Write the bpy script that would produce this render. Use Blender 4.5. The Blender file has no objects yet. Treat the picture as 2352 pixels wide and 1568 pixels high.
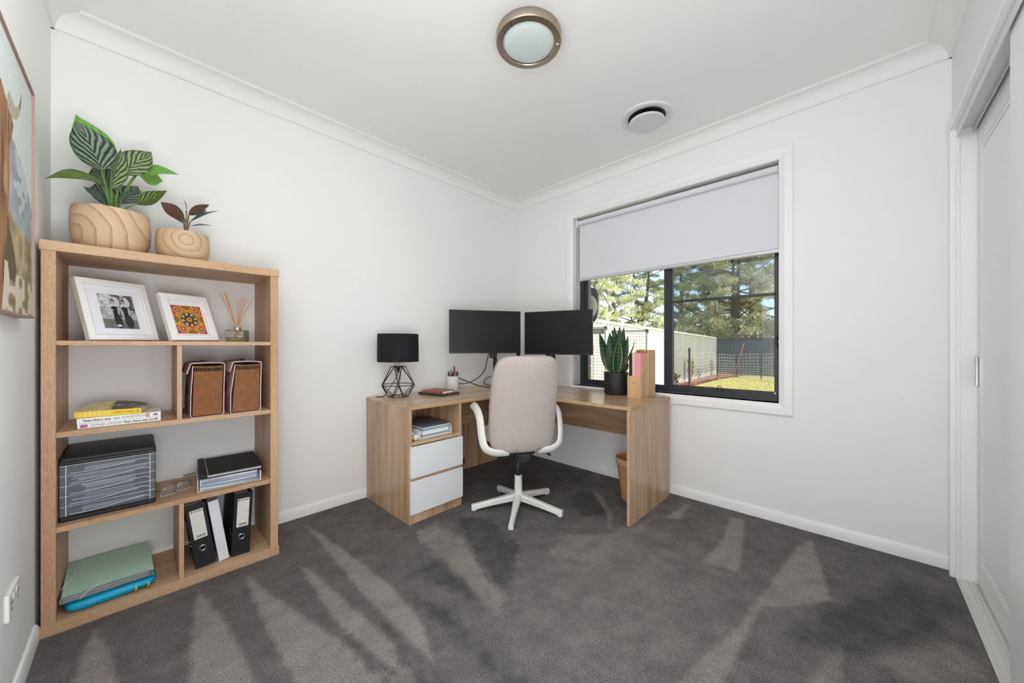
import bpy, bmesh, math, random
import numpy as np
from mathutils import Vector, Matrix
random.seed(7); RNG = np.random.default_rng(11)
SC = bpy.context.scene; COL = SC.collection
PI = math.pi
def lin(c):
    if isinstance(c, str):
        c = tuple(int(c[i:i+2], 16) for i in (0, 2, 4))
    f = lambda v: (v/255)/12.92 if v/255 <= .04045 else ((v/255+.055)/1.055)**2.4
    return tuple(f(v) for v in c) + (1.0,)

# ------------------------------------------------------------------ camera, light, exposure
cam = bpy.data.cameras.new('camera'); cam_o = bpy.data.objects.new('camera', cam); COL.objects.link(cam_o)
cam_o.location = (-2.8666, -2.7032, 1.145)
cam_o.rotation_euler = (PI/2, 0, math.radians(43.561-90))
cam.sensor_width = 36; cam.lens = 827.266/2352*36
cam.shift_x = -8.137/2352; cam.shift_y = 9.39/2352
cam.clip_start = .02; cam.clip_end = 300
SC.camera = cam_o
SC.view_settings.view_transform = 'Standard'; SC.view_settings.look = 'None'
SC.view_settings.gamma = 1.0; SC.view_settings.use_curve_mapping = False
SC.view_settings.exposure = 0.0
try:
    SC.cycles.use_denoising = True
    SC.cycles.max_bounces = 10; SC.cycles.diffuse_bounces = 5; SC.cycles.glossy_bounces = 4
    SC.cycles.transparent_max_bounces = 24; SC.cycles.transmission_bounces = 8
    SC.cycles.caustics_reflective = False; SC.cycles.caustics_refractive = False
    SC.cycles.sample_clamp_indirect = 6
except Exception:
    pass
SUN_TO = Vector((0.04, -0.78, 0.62)).normalized()      # direction from the scene towards the sun
wd = bpy.data.worlds.new('sky'); SC.world = wd; wd.use_nodes = True
wn = wd.node_tree.nodes; bg = wn['Background']
sky = wn.new('ShaderNodeTexSky'); sky.sky_type = 'NISHITA'; sky.sun_disc = False
sky.sun_elevation = math.asin(SUN_TO.z); sky.sun_rotation = math.atan2(SUN_TO.x, SUN_TO.y)
sky.air_density = 1.0; sky.dust_density = 1.6; sky.ozone_density = 1.5; sky.altitude = 300
wd.node_tree.links.new(sky.outputs[0], bg.inputs[0]); bg.inputs[1].default_value = 0.6
sun = bpy.data.lights.new('sun', 'SUN'); sun.energy = 9.0; sun.angle = math.radians(.6); sun.color = (1, .93, .82)
sun_o = bpy.data.objects.new('sun', sun); COL.objects.link(sun_o); sun_o.rotation_euler = SUN_TO.to_track_quat('Z', 'Y').to_euler()
sun_o.location = (4, -10, 12)
def area(name, loc, to, sx, sy, w, color=(1, 1, 1)):
    l = bpy.data.lights.new(name, 'AREA'); l.shape = 'RECTANGLE'; l.size = sx; l.size_y = sy; l.energy = w; l.color = color
    o = bpy.data.objects.new(name, l); COL.objects.link(o); o.location = loc
    o.rotation_euler = (Vector(loc)-Vector(to)).to_track_quat('Z', 'Y').to_euler(); return o
area('flash_standin_up', (-2.8, -2.7, .8), (-1.0, -1.0, 2.6), .7, .7, 23.5, (.945, .97, 1))  # added soft fill aimed up, standing in for a bounced flash
area('flash_standin_at_wall', (-2.4, -2.2, 2.2), (-3.14, -2.3, 2.3), .6, .6, 30, (.945, .97, 1))  # added fill thrown at the left wall, stand-in for bounced flash
area('low_fill_at_wall', (-2.3, -2.3, 1.0), (-3.14, -2.4, 1.0), .6, .6, 15, (.945, .97, 1))  # added low fill inside the room, no lamp in the hall

# ------------------------------------------------------------------ materials
def nodes(m):
    m.use_nodes = True; return m.node_tree.nodes, m.node_tree.links, m.node_tree.nodes['Principled BSDF']
def mat(name, col, rough=.5, metal=0., spec=.5, bump=0., bscale=200., vary=0., vscale=8., alpha=None, coat=0., stretch=None, sheen=0.):
    m = bpy.data.materials.new(name); N, L, b = nodes(m)
    c = lin(col); b.inputs['Base Color'].default_value = c; b.inputs['Roughness'].default_value = rough
    b.inputs['Metallic'].default_value = metal; b.inputs['Specular IOR Level'].default_value = spec
    if coat: b.inputs['Coat Weight'].default_value = coat
    if sheen: b.inputs['Sheen Weight'].default_value = sheen
    if bump or vary:
        tc = N.new('ShaderNodeTexCoord'); mp = N.new('ShaderNodeMapping'); L.new(tc.outputs['Object'], mp.inputs[0])
        if stretch: mp.inputs['Scale'].default_value = stretch
    if vary:
        n = N.new('ShaderNodeTexNoise'); n.inputs['Scale'].default_value = vscale; n.inputs['Detail'].default_value = 5
        L.new(mp.outputs[0], n.inputs[0]); r = N.new('ShaderNodeValToRGB')
        r.color_ramp.elements[0].position = .3; r.color_ramp.elements[1].position = .7
        r.color_ramp.elements[0].color = tuple(x*(1-vary) for x in c[:3])+(1,); r.color_ramp.elements[1].color = tuple(min(1, x*(1+vary)) for x in c[:3])+(1,)
        L.new(n.outputs[0], r.inputs[0]); L.new(r.outputs[0], b.inputs['Base Color'])
    if bump:
        n2 = N.new('ShaderNodeTexNoise'); n2.inputs['Scale'].default_value = bscale; n2.inputs['Detail'].default_value = 3
        L.new(mp.outputs[0], n2.inputs[0]); bp = N.new('ShaderNodeBump'); bp.inputs['Strength'].default_value = bump; bp.inputs['Distance'].default_value = .002
        L.new(n2.outputs[0], bp.inputs['Height']); L.new(bp.outputs[0], b.inputs['Normal'])
    return m
def wood(name, dark, midc, light, axis, rough=.45, scale=1., streak=9., fine=90., spec=.4, coat=0., short=7):
    """straight-grained wood veneer, the grain running along the object's x, y or z"""
    m = bpy.data.materials.new(name); N, L, b = nodes(m)
    b.inputs['Roughness'].default_value = rough; b.inputs['Specular IOR Level'].default_value = spec
    if coat: b.inputs['Coat Weight'].default_value = coat; b.inputs['Coat Roughness'].default_value = .25
    tc = N.new('ShaderNodeTexCoord')
    def nz(across, along, det, dist):
        mp = N.new('ShaderNodeMapping'); s = [across*scale]*3; s['xyz'.index(axis)] = along*scale; mp.inputs['Scale'].default_value = s
        L.new(tc.outputs['Object'], mp.inputs[0]); n = N.new('ShaderNodeTexNoise'); n.inputs['Scale'].default_value = 1; n.inputs['Detail'].default_value = det
        n.inputs['Distortion'].default_value = dist; L.new(mp.outputs[0], n.inputs[0]); return n
    a = nz(streak*2.2, .9, 4, .6); f = nz(fine*2.6, short, 3, .2)
    mx = N.new('ShaderNodeMath'); mx.operation = 'MULTIPLY_ADD'; mx.inputs[1].default_value = .62; L.new(a.outputs[0], mx.inputs[0])
    m2 = N.new('ShaderNodeMath'); m2.operation = 'MULTIPLY'; m2.inputs[1].default_value = .38; L.new(f.outputs[0], m2.inputs[0]); L.new(m2.outputs[0], mx.inputs[2])
    r = N.new('ShaderNodeValToRGB'); e = r.color_ramp.elements; e[0].position = .34; e[1].position = .66
    e[0].color = lin(dark); e[1].color = lin(light); k = e.new(.5); k.color = lin(midc)
    L.new(mx.outputs[0], r.inputs[0]); L.new(r.outputs[0], b.inputs['Base Color'])
    bp = N.new('ShaderNodeBump'); bp.inputs['Strength'].default_value = .12; bp.inputs['Distance'].default_value = .001
    L.new(f.outputs[0], bp.inputs['Height']); L.new(bp.outputs[0], b.inputs['Normal'])
    return m
def figured(name, dark, midc, light, off=(0, 0, 0), rot=(0, 0, 0), scale=9.):
    """turned wood with wide growth-ring figure"""
    m = bpy.data.materials.new(name); N, L, b = nodes(m); b.inputs['Roughness'].default_value = .6
    tc = N.new('ShaderNodeTexCoord'); mp = N.new('ShaderNodeMapping'); L.new(tc.outputs['Object'], mp.inputs[0])
    mp.inputs['Location'].default_value = off; mp.inputs['Rotation'].default_value = rot
    w = N.new('ShaderNodeTexWave'); w.wave_type = 'RINGS'; w.rings_direction = 'Y'; w.wave_profile = 'SAW'
    w.inputs['Scale'].default_value = scale; w.inputs['Distortion'].default_value = 3.0; w.inputs['Detail'].default_value = 2.5; w.inputs['Detail Scale'].default_value = 1.1
    L.new(mp.outputs[0], w.inputs[0])
    n = N.new('ShaderNodeTexNoise'); n.inputs['Scale'].default_value = 1; n.inputs['Detail'].default_value = 4
    mp2 = N.new('ShaderNodeMapping'); mp2.inputs['Scale'].default_value = (160, 160, 14); L.new(tc.outputs['Object'], mp2.inputs[0]); L.new(mp2.outputs[0], n.inputs[0])
    ma = N.new('ShaderNodeMath'); ma.operation = 'MULTIPLY_ADD'; ma.inputs[1].default_value = .3; L.new(n.outputs[0], ma.inputs[0])
    mb = N.new('ShaderNodeMath'); mb.operation = 'MULTIPLY'; mb.inputs[1].default_value = .8; L.new(w.outputs[1], mb.inputs[0]); L.new(mb.outputs[0], ma.inputs[2])
    r = N.new('ShaderNodeValToRGB'); e = r.color_ramp.elements; e[0].position = .1; e[1].position = .97
    e[0].color = lin(light); e[1].color = lin(dark); k = e.new(.72); k.color = lin(midc)
    L.new(ma.outputs[0], r.inputs[0]); L.new(r.outputs[0], b.inputs['Base Color']); return m
def clear(name, tint='ffffff', haze=.0, hazecol='ffffff', refl=.08, rough=.02):
    """thin clear sheet: transparent, a little haze, fresnel reflection"""
    m = bpy.data.materials.new(name); m.use_nodes = True; N, L = m.node_tree.nodes, m.node_tree.links; N.clear()
    out = N.new('ShaderNodeOutputMaterial'); tr = N.new('ShaderNodeBsdfTransparent'); tr.inputs[0].default_value = lin(tint)
    gl = N.new('ShaderNodeBsdfGlossy'); gl.inputs['Roughness'].default_value = rough
    lw = N.new('ShaderNodeFresnel'); lw.inputs[0].default_value = 1.45
    base = tr
    if haze:
        df = N.new('ShaderNodeBsdfDiffuse'); df.inputs[0].default_value = lin(hazecol); mxh = N.new('ShaderNodeMixShader'); mxh.inputs[0].default_value = haze
        L.new(tr.outputs[0], mxh.inputs[1]); L.new(df.outputs[0], mxh.inputs[2]); base = mxh
    mx = N.new('ShaderNodeMixShader'); L.new(lw.outputs[0], mx.inputs[0]); L.new(base.outputs[0], mx.inputs[1]); L.new(gl.outputs[0], mx.inputs[2])
    L.new(mx.outputs[0], out.inputs[0]); return m
def attr_mat(name, rough=.6, spec=.3, noise=0., nscale=(300, 300, 300), attr='tint'):
    """colours printed on the thing, read from the mesh"""
    m = bpy.data.materials.new(name); N, L, b = nodes(m); b.inputs['Roughness'].default_value = rough; b.inputs['Specular IOR Level'].default_value = spec
    a = N.new('ShaderNodeAttribute'); a.attribute_name = attr; src = a.outputs['Color']
    if noise:
        tc = N.new('ShaderNodeTexCoord'); mp = N.new('ShaderNodeMapping'); mp.inputs['Scale'].default_value = nscale; L.new(tc.outputs['Object'], mp.inputs[0])
        n = N.new('ShaderNodeTexNoise'); n.inputs['Scale'].default_value = 1; n.inputs['Detail'].default_value = 3; L.new(mp.outputs[0], n.inputs[0])
        mr = N.new('ShaderNodeMapRange'); mr.inputs[1].default_value = .3; mr.inputs[2].default_value = .7; mr.inputs[3].default_value = 1-noise; mr.inputs[4].default_value = 1+noise
        L.new(n.outputs[0], mr.inputs[0]); vm = N.new('ShaderNodeVectorMath'); vm.operation = 'SCALE'; L.new(src, vm.inputs[0]); L.new(mr.outputs[0], vm.inputs['Scale']); src = vm.outputs[0]
    L.new(src, b.inputs['Base Color']); return m

# ------------------------------------------------------------------ mesh helpers
class MB:
    def __init__(s): s.v = []; s.f = []; s.uv = None; s.M = Matrix.Identity(4)
    def add(s, vs, fs):
        o = len(s.v); s.v += [tuple(s.M @ Vector(v)) for v in vs]; s.f += [tuple(i+o for i in f) for f in fs]; return s
    def at(s, loc=(0, 0, 0), rz=0., rx=0., ry=0.):
        s.M = Matrix.Translation(loc) @ Matrix.Rotation(rz, 4, 'Z') @ Matrix.Rotation(rx, 4, 'X') @ Matrix.Rotation(ry, 4, 'Y'); return s
    def box(s, a, b, c=0.):
        a = [min(x, y) for x, y in zip(a, b)], [max(x, y) for x, y in zip(a, b)]; lo, hi = a
        c = min(c, *[(h-l)*.49 for l, h in zip(lo, hi)]) if c else 0
        if not c:
            P = [(x, y, z) for x in (lo[0], hi[0]) for y in (lo[1], hi[1]) for z in (lo[2], hi[2])]
            return s.add(P, [(0, 1, 3, 2), (4, 6, 7, 5), (0, 4, 5, 1), (2, 3, 7, 6), (0, 2, 6, 4), (1, 5, 7, 3)])
        V = []; idx = {}
        for i in (0, 1):
            for j in (0, 1):
                for k in (0, 1):
                    p = [(lo, hi)[t][n] for n, t in enumerate((i, j, k))]; d = [c*(1-2*t) for t in (i, j, k)]
                    for ax in range(3):       # vertex lying on the face normal to ax
                        q = [p[n] + (d[n] if n != ax else 0) for n in range(3)]; idx[i, j, k, ax] = len(V); V.append(tuple(q))
        F = []
        for ax in range(3):
            o1, o2 = [n for n in range(3) if n != ax]
            for t in (0, 1):
                q = []
                for (u, w) in ((0, 0), (1, 0), (1, 1), (0, 1)):
                    e = [0, 0, 0]; e[ax] = t; e[o1] = u; e[o2] = w; q.append(idx[tuple(e)+(ax,)])
                F.append(tuple(q) if (t == 1) ^ (ax == 1) else tuple(q[::-1]))
            for u in (0, 1):
                for w in (0, 1):              # edge running along ax
                    e0 = [0, 0, 0]; e0[o1] = u; e0[o2] = w; e1 = list(e0); e1[ax] = 1
                    F.append((idx[tuple(e0)+(o1,)], idx[tuple(e1)+(o1,)], idx[tuple(e1)+(o2,)], idx[tuple(e0)+(o2,)]))
        for i in (0, 1):
            for j in (0, 1):
                for k in (0, 1): F.append(tuple(idx[i, j, k, ax] for ax in range(3)))
        return s.add(V, F)
    def prism(s, poly, z0, z1, axis='z'):
        n = len(poly); m = {'z': lambda p, z: (p[0], p[1], z), 'y': lambda p, z: (p[0], z, p[1]), 'x': lambda p, z: (z, p[0], p[1])}[axis]
        V = [m(p, z0) for p in poly] + [m(p, z1) for p in poly]
        return s.add(V, [tuple(range(n))[::-1], tuple(range(n, 2*n))] + [(i, (i+1) % n, n+(i+1) % n, n+i) for i in range(n)])
    def lathe(s, prof, c=(0, 0, 0), n=40, caps=True):
        V = []; F = []
        for r, z in prof:
            for k in range(n): a = 2*PI*k/n; V.append((c[0]+r*math.cos(a), c[1]+r*math.sin(a), c[2]+z))
        for i in range(len(prof)-1):
            for k in range(n): F.append((i*n+k, i*n+(k+1) % n, (i+1)*n+(k+1) % n, (i+1)*n+k))
        if caps:
            if prof[0][0] > 1e-5: F.append(tuple(range(n))[::-1])
            if prof[-1][0] > 1e-5: F.append(tuple((len(prof)-1)*n+k for k in range(n)))
        return s.add(V, F)
    def cyl(s, p, q, r, n=14, r2=None):
        return s.sweep([p, q], r, r, n, smooth=0, taper=None if r2 is None else (1, r2/r))
    def sweep(s, path, rx, ry=None, n=10, smooth=4, ref=(0, 0, 1), taper=None, closed=False):
        ry = rx if ry is None else ry; P = [Vector(p) for p in path]
        if smooth and len(P) > 2:
            Q = []; m = len(P)
            rng = range(m) if closed else range(m-1)
            for i in rng:
                p0 = P[(i-1) % m] if closed or i else P[0]*2-P[1]; p1 = P[i]; p2 = P[(i+1) % m]; p3 = P[(i+2) % m] if closed or i+2 < m else P[-1]*2-P[-2]
                for k in range(smooth):
                    t = k/smooth; Q.append(.5*((2*p1)+(p2-p0)*t+(2*p0-5*p1+4*p2-p3)*t*t+(3*p1-p0-3*p2+p3)*t**3))
            if not closed: Q.append(P[-1])
            P = Q
        m = len(P); V = []; F = []; ref = Vector(ref); prev = None
        for i, p in enumerate(P):
            t = (P[(i+1) % m]-P[i-1]) if closed else (P[min(i+1, m-1)]-P[max(i-1, 0)])
            t.normalize(); r = prev if prev is not None else ref
            a = r - t*r.dot(t)
            if a.length < 1e-4: a = Vector((1, 0, 0)) - t*t.x
            if a.length < 1e-4: a = Vector((0, 1, 0)) - t*t.y
            a.normalize(); prev = a; b = t.cross(a)
            k = 1 if taper is None else taper[0]+(taper[1]-taper[0])*i/(m-1)
            for j in range(n):
                th = 2*PI*j/n; V.append(tuple(p + a*(ry*k*math.sin(th)) + b*(rx*k*math.cos(th))))
        for i in range(m if closed else m-1):
            i2 = (i+1) % m
            for j in range(n): F.append((i*n+j, i*n+(j+1) % n, i2*n+(j+1) % n, i2*n+j))
        if not closed: F += [tuple(range(n))[::-1], tuple((m-1)*n+j for j in range(n))]
        return s.add(V, F)
    def cushion(s, w, h, T, n=5., fn=None, rings=10, seg=56, edge=4.):
        """closed pillow over a rounded rectangle; fn maps (x, y, offset) to a point"""
        fn = fn or (lambda x, y, o: (x, y, o)); rs = [math.sin(PI/2*i/rings) for i in range(1, rings+1)]
        V = [fn(0, 0, T/2)]; F = []
        def ring(r, sg):
            o = sg*T/2*max(0, 1-r**edge)**.5
            for k in range(seg):
                a = 2*PI*k/seg; c, d = math.cos(a), math.sin(a)
                V.append(fn(w/2*math.copysign(abs(c)**(2/n), c)*r, h/2*math.copysign(abs(d)**(2/n), d)*r, o))
        for r in rs: ring(r, 1)
        for r in rs[-2::-1]: ring(r, -1)
        V.append(fn(0, 0, -T/2)); nr = 2*rings-1
        F += [(0, 1+k, 1+(k+1) % seg) for k in range(seg)]
        for i in range(nr-1):
            for k in range(seg): a = 1+i*seg; F.append((a+k, a+seg+k, a+seg+(k+1) % seg, a+(k+1) % seg))
        a = 1+(nr-1)*seg; F += [(len(V)-1, a+(k+1) % seg, a+k) for k in range(seg)]
        return s.add(V, F)
    def grid(s, nu, nv, fn, uv=False):
        V = [fn(i/nu, j/nv) for j in range(nv+1) for i in range(nu+1)]
        F = [(j*(nu+1)+i, j*(nu+1)+i+1, (j+1)*(nu+1)+i+1, (j+1)*(nu+1)+i) for j in range(nv) for i in range(nu)]
        if uv: s.uv = (s.uv or []) + [(i/nu, j/nv) for j in range(nv+1) for i in range(nu+1)]
        return s.add(V, F)
    def mesh(s, name, m=None, angle=32, smooth=True):
        me = bpy.data.meshes.new(name); me.from_pydata(s.v, [], s.f)
        if s.uv:
            ul = me.uv_layers.new(name='UVMap'); li = np.empty(len(me.loops), np.int32); me.loops.foreach_get('vertex_index', li)
            ul.data.foreach_set('uv', np.array(s.uv, np.float32)[li].ravel())
        if m: me.materials.append(m)
        if smooth: me.shade_smooth(); me.set_sharp_from_angle(angle=math.radians(angle))
        me.update(); return me
def tag(o, label=None, cat=None, group=None, kind=None):
    for k, v in (('label', label), ('category', cat), ('group', group), ('kind', kind)):
        if v: o[k] = v
    return o
def thing(name, label, cat, loc=(0, 0, 0), rz=0., group=None):
    o = bpy.data.objects.new(name, None); COL.objects.link(o); o.empty_display_size = .05
    o.location = loc; o.rotation_euler = (0, 0, rz); return tag(o, label, cat, group)
def part(parent, name, mb, m, label=None, kind=None, angle=32, smooth=True, recalc=True):
    me = mb.mesh(name, m, angle, smooth) if isinstance(mb, MB) else mb
    if recalc and isinstance(mb, MB):
        bm = bmesh.new(); bm.from_mesh(me); bmesh.ops.recalc_face_normals(bm, faces=bm.faces); bm.to_mesh(me); bm.free()
        if smooth: me.set_sharp_from_angle(angle=math.radians(angle))
    o = bpy.data.objects.new(name, me); COL.objects.link(o)
    if parent is not None: o.parent = parent
    return tag(o, label, None, None, kind)
def solo(name, mb, m, label, cat, loc=(0, 0, 0), rz=0., group=None, kind=None):
    o = part(None, name, mb, m, label, kind); o.location = loc; o.rotation_euler = (0, 0, rz)
    if cat: o['category'] = cat
    if group: o['group'] = group
    return o
def struct(name, mb, m, label=None, parent=None):
    return part(parent, name, mb, m, label, None if parent else 'structure')
def copy_part(src, parent, loc=None, rot=None):
    c = src.copy(); COL.objects.link(c); c.parent = parent
    if loc is not None: c.location = loc
    if rot is not None: c.rotation_euler = rot
    return c
def tinted(me, cols):
    a = me.color_attributes.new('tint', 'FLOAT_COLOR', 'POINT'); c = np.ones((len(me.vertices), 4), np.float32); c[:, :3] = cols
    a.data.foreach_set('color', c.ravel()); return me
def rawmesh(name, V, F, m, tint=None):
    V = np.asarray(V, np.float32); F = np.asarray(F, np.int32); k = F.shape[1]
    me = bpy.data.meshes.new(name); me.vertices.add(len(V)); me.vertices.foreach_set('co', V.ravel())
    me.loops.add(F.size); me.loops.foreach_set('vertex_index', F.ravel()); me.polygons.add(len(F))
    me.polygons.foreach_set('loop_start', np.arange(0, F.size, k, dtype=np.int32))
    me.update(calc_edges=True); me.validate()
    if m: me.materials.append(m)
    if tint is not None: tinted(me, tint)
    return me
DG = None
def letters(parent, name, text, size, m, loc, rot, depth=.0004, align='LEFT', sx=1., bold=0.):
    cu = bpy.data.curves.new('letters', 'FONT'); cu.body = text; cu.size = size; cu.extrude = depth; cu.align_x = align; cu.align_y = 'CENTER'
    cu.resolution_u = 2; cu.offset = bold
    t = bpy.data.objects.new('letters', cu); COL.objects.link(t); dg = bpy.context.evaluated_depsgraph_get(); dg.update()
    me = bpy.data.meshes.new_from_object(t.evaluated_get(dg)); bpy.data.objects.remove(t); bpy.data.curves.remove(cu)
    me.name = name; me.materials.clear(); me.materials.append(m)
    o = bpy.data.objects.new(name, me); COL.objects.link(o); o.parent = parent; o.location = loc; o.rotation_euler = rot; o.scale = (sx, 1, 1); return o

# shared materials
M_wall = mat('wall_paint', (241, 241, 240), .75, spec=.2, bump=.05, bscale=350)
M_ceil = mat('ceiling_paint', (246, 245, 243), .85, spec=.15, bump=.04, bscale=300)
M_gloss = mat('gloss_trim_paint', (243, 243, 242), .35, spec=.4)
M_plas_w = mat('white_plastic', (236, 236, 232), .4)
M_black = mat('black_plastic', (22, 22, 24), .45)
M_blackm = mat('black_metal', (24, 23, 23), .4, metal=.2)
M_chrome = mat('chrome', (205, 205, 205), .18, metal=1)
M_steel = mat('brushed_nickel', (176, 163, 150), .34, metal=1, bump=.05, bscale=90)
M_paper = mat('white_paper', (238, 238, 240), .8, spec=.1)
M_alu = mat('dark_window_aluminium', (50, 52, 56), .42, spec=.5)
M_ink = mat('black_ink', (34, 32, 32), .8, spec=.1)
# ------------------------------------------------------------------ room shell
RX, RY, RZ = -3.14, -3.05, 2.70
NAP = [(1, 0.012, [(-2.984, -0.468), (-3.002, -0.569), (-3.016, -0.771), (-3.032, -1.039), (-2.858, -1.222), (-2.907, -0.886), (-2.936, -0.659)]), (1, 0.012, [(-2.669, -0.463), (-2.7, -0.644), (-2.724, -0.861), (-2.74, -1.062), (-2.757, -1.328), (-2.571, -1.524), (-2.587, -1.222), (-2.593, -1.05), (-2.62, -0.728)]), (1, 0.012, [(-2.492, -0.483), (-2.508, -0.859), (-2.496, -1.318), (-2.473, -1.627), (-2.167, -1.948), (-2.257, -1.531), (-2.363, -1.074), (-2.446, -0.728)]), (1, 0.012, [(-2.28, -0.605), (-2.302, -1.126), (-2.242, -1.503), (-2.208, -1.78), (-2.161, -1.641), (-2.179, -1.382), (-2.204, -1.229), (-2.25, -0.711)]), (1, 0.012, [(-2.128, -0.169), (-2.133, -0.608), (-2.149, -1.025), (-2.141, -1.308), (-2.129, -1.594), (-2.058, -1.419), (-2.033, -1.101), (-2.047, -0.878), (-2.093, -0.342)]), (0.85, 0.02, [(-1.687, -0.748), (-1.748, -1.038), (-1.787, -1.331), (-1.811, -1.594), (-1.713, -1.532), (-1.605, -1.27), (-1.517, -0.927), (-1.543, -0.733)]), (0, 0.02, [(-1.883, -1.073), (-1.747, -1.08), (-1.776, -1.342), (-1.804, -1.465), (-1.833, -1.435), (-1.879, -1.233)]), (0, 0.02, [(-2.007, -1.252), (-2.006, -1.51), (-1.965, -1.662), (-1.943, -1.53), (-1.951, -1.34)]), (0, 0.02, [(-2.169, -1.256), (-2.226, -1.602), (-2.264, -1.806), (-2.201, -1.872), (-2.175, -1.655), (-2.153, -1.356)]), (0, 0.02, [(-2.294, -1.252), (-2.299, -1.525), (-2.266, -1.56), (-2.28, -1.361), (-2.303, -1.275)]), (0, 0.03, [(-2.004, -1.558), (-2.008, -1.831), (-1.964, -1.877), (-1.97, -1.677)]), (0.8, 0.02, [(-0.53, -1.707), (-0.862, -1.616), (-1.073, -1.42), (-1.329, -1.479), (-1.248, -1.645), (-0.97, -1.77)]), (0, 0.02, [(-0.616, -1.121), (-0.401, -1.178), (-0.502, -1.396), (-0.702, -1.495), (-0.805, -1.355)]), (0, 0.02, [(-1.613, -1.242), (-1.689, -1.466), (-1.648, -1.508), (-1.486, -1.395), (-1.319, -1.238), (-1.266, -0.933), (-1.395, -0.766)]), (0.9, 0.01, [(-0.347, -1.144), (-0.437, -1.308), (-0.619, -1.484), (-0.835, -1.591), (-0.831, -1.567), (-0.649, -1.454), (-0.494, -1.289)]), (1, 0.012, [(-0.145, -2.081), (-0.098, -2.161), (-0.528, -2.234), (-0.767, -2.265), (-0.813, -2.103), (-0.476, -2.124)]), (1, 0.012, [(-0.137, -2.506), (-0.709, -2.618), (-0.899, -2.487), (-0.972, -2.397), (-1.208, -2.384), (-1.495, -2.371), (-1.764, -2.356), (-1.884, -2.23), (-1.6, -2.26), (-1.388, -2.298), (-1.16, -2.353), (-0.702, -2.404), (-0.256, -2.452)]), (0.9, 0.015, [(-1.019, -2.657), (-1.216, -2.664), (-1.381, -2.671), (-1.533, -2.511), (-1.298, -2.578)]), (0, 0.03, [(-0.73, -2.624), (-0.311, -2.883), (-0.318, -3.029), (-0.597, -2.969), (-0.819, -2.867), (-0.969, -2.778), (-1.04, -2.674), (-1.09, -2.518)]), (0.8, 0.03, [(-1.027, -2.737), (-0.692, -2.958), (-0.763, -3.005), (-0.865, -3.033), (-1.04, -2.849)]), (0.9, 0.012, [(-0.155, -1.797), (-0.125, -1.83), (-0.396, -1.848), (-0.438, -1.773)])]
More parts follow.
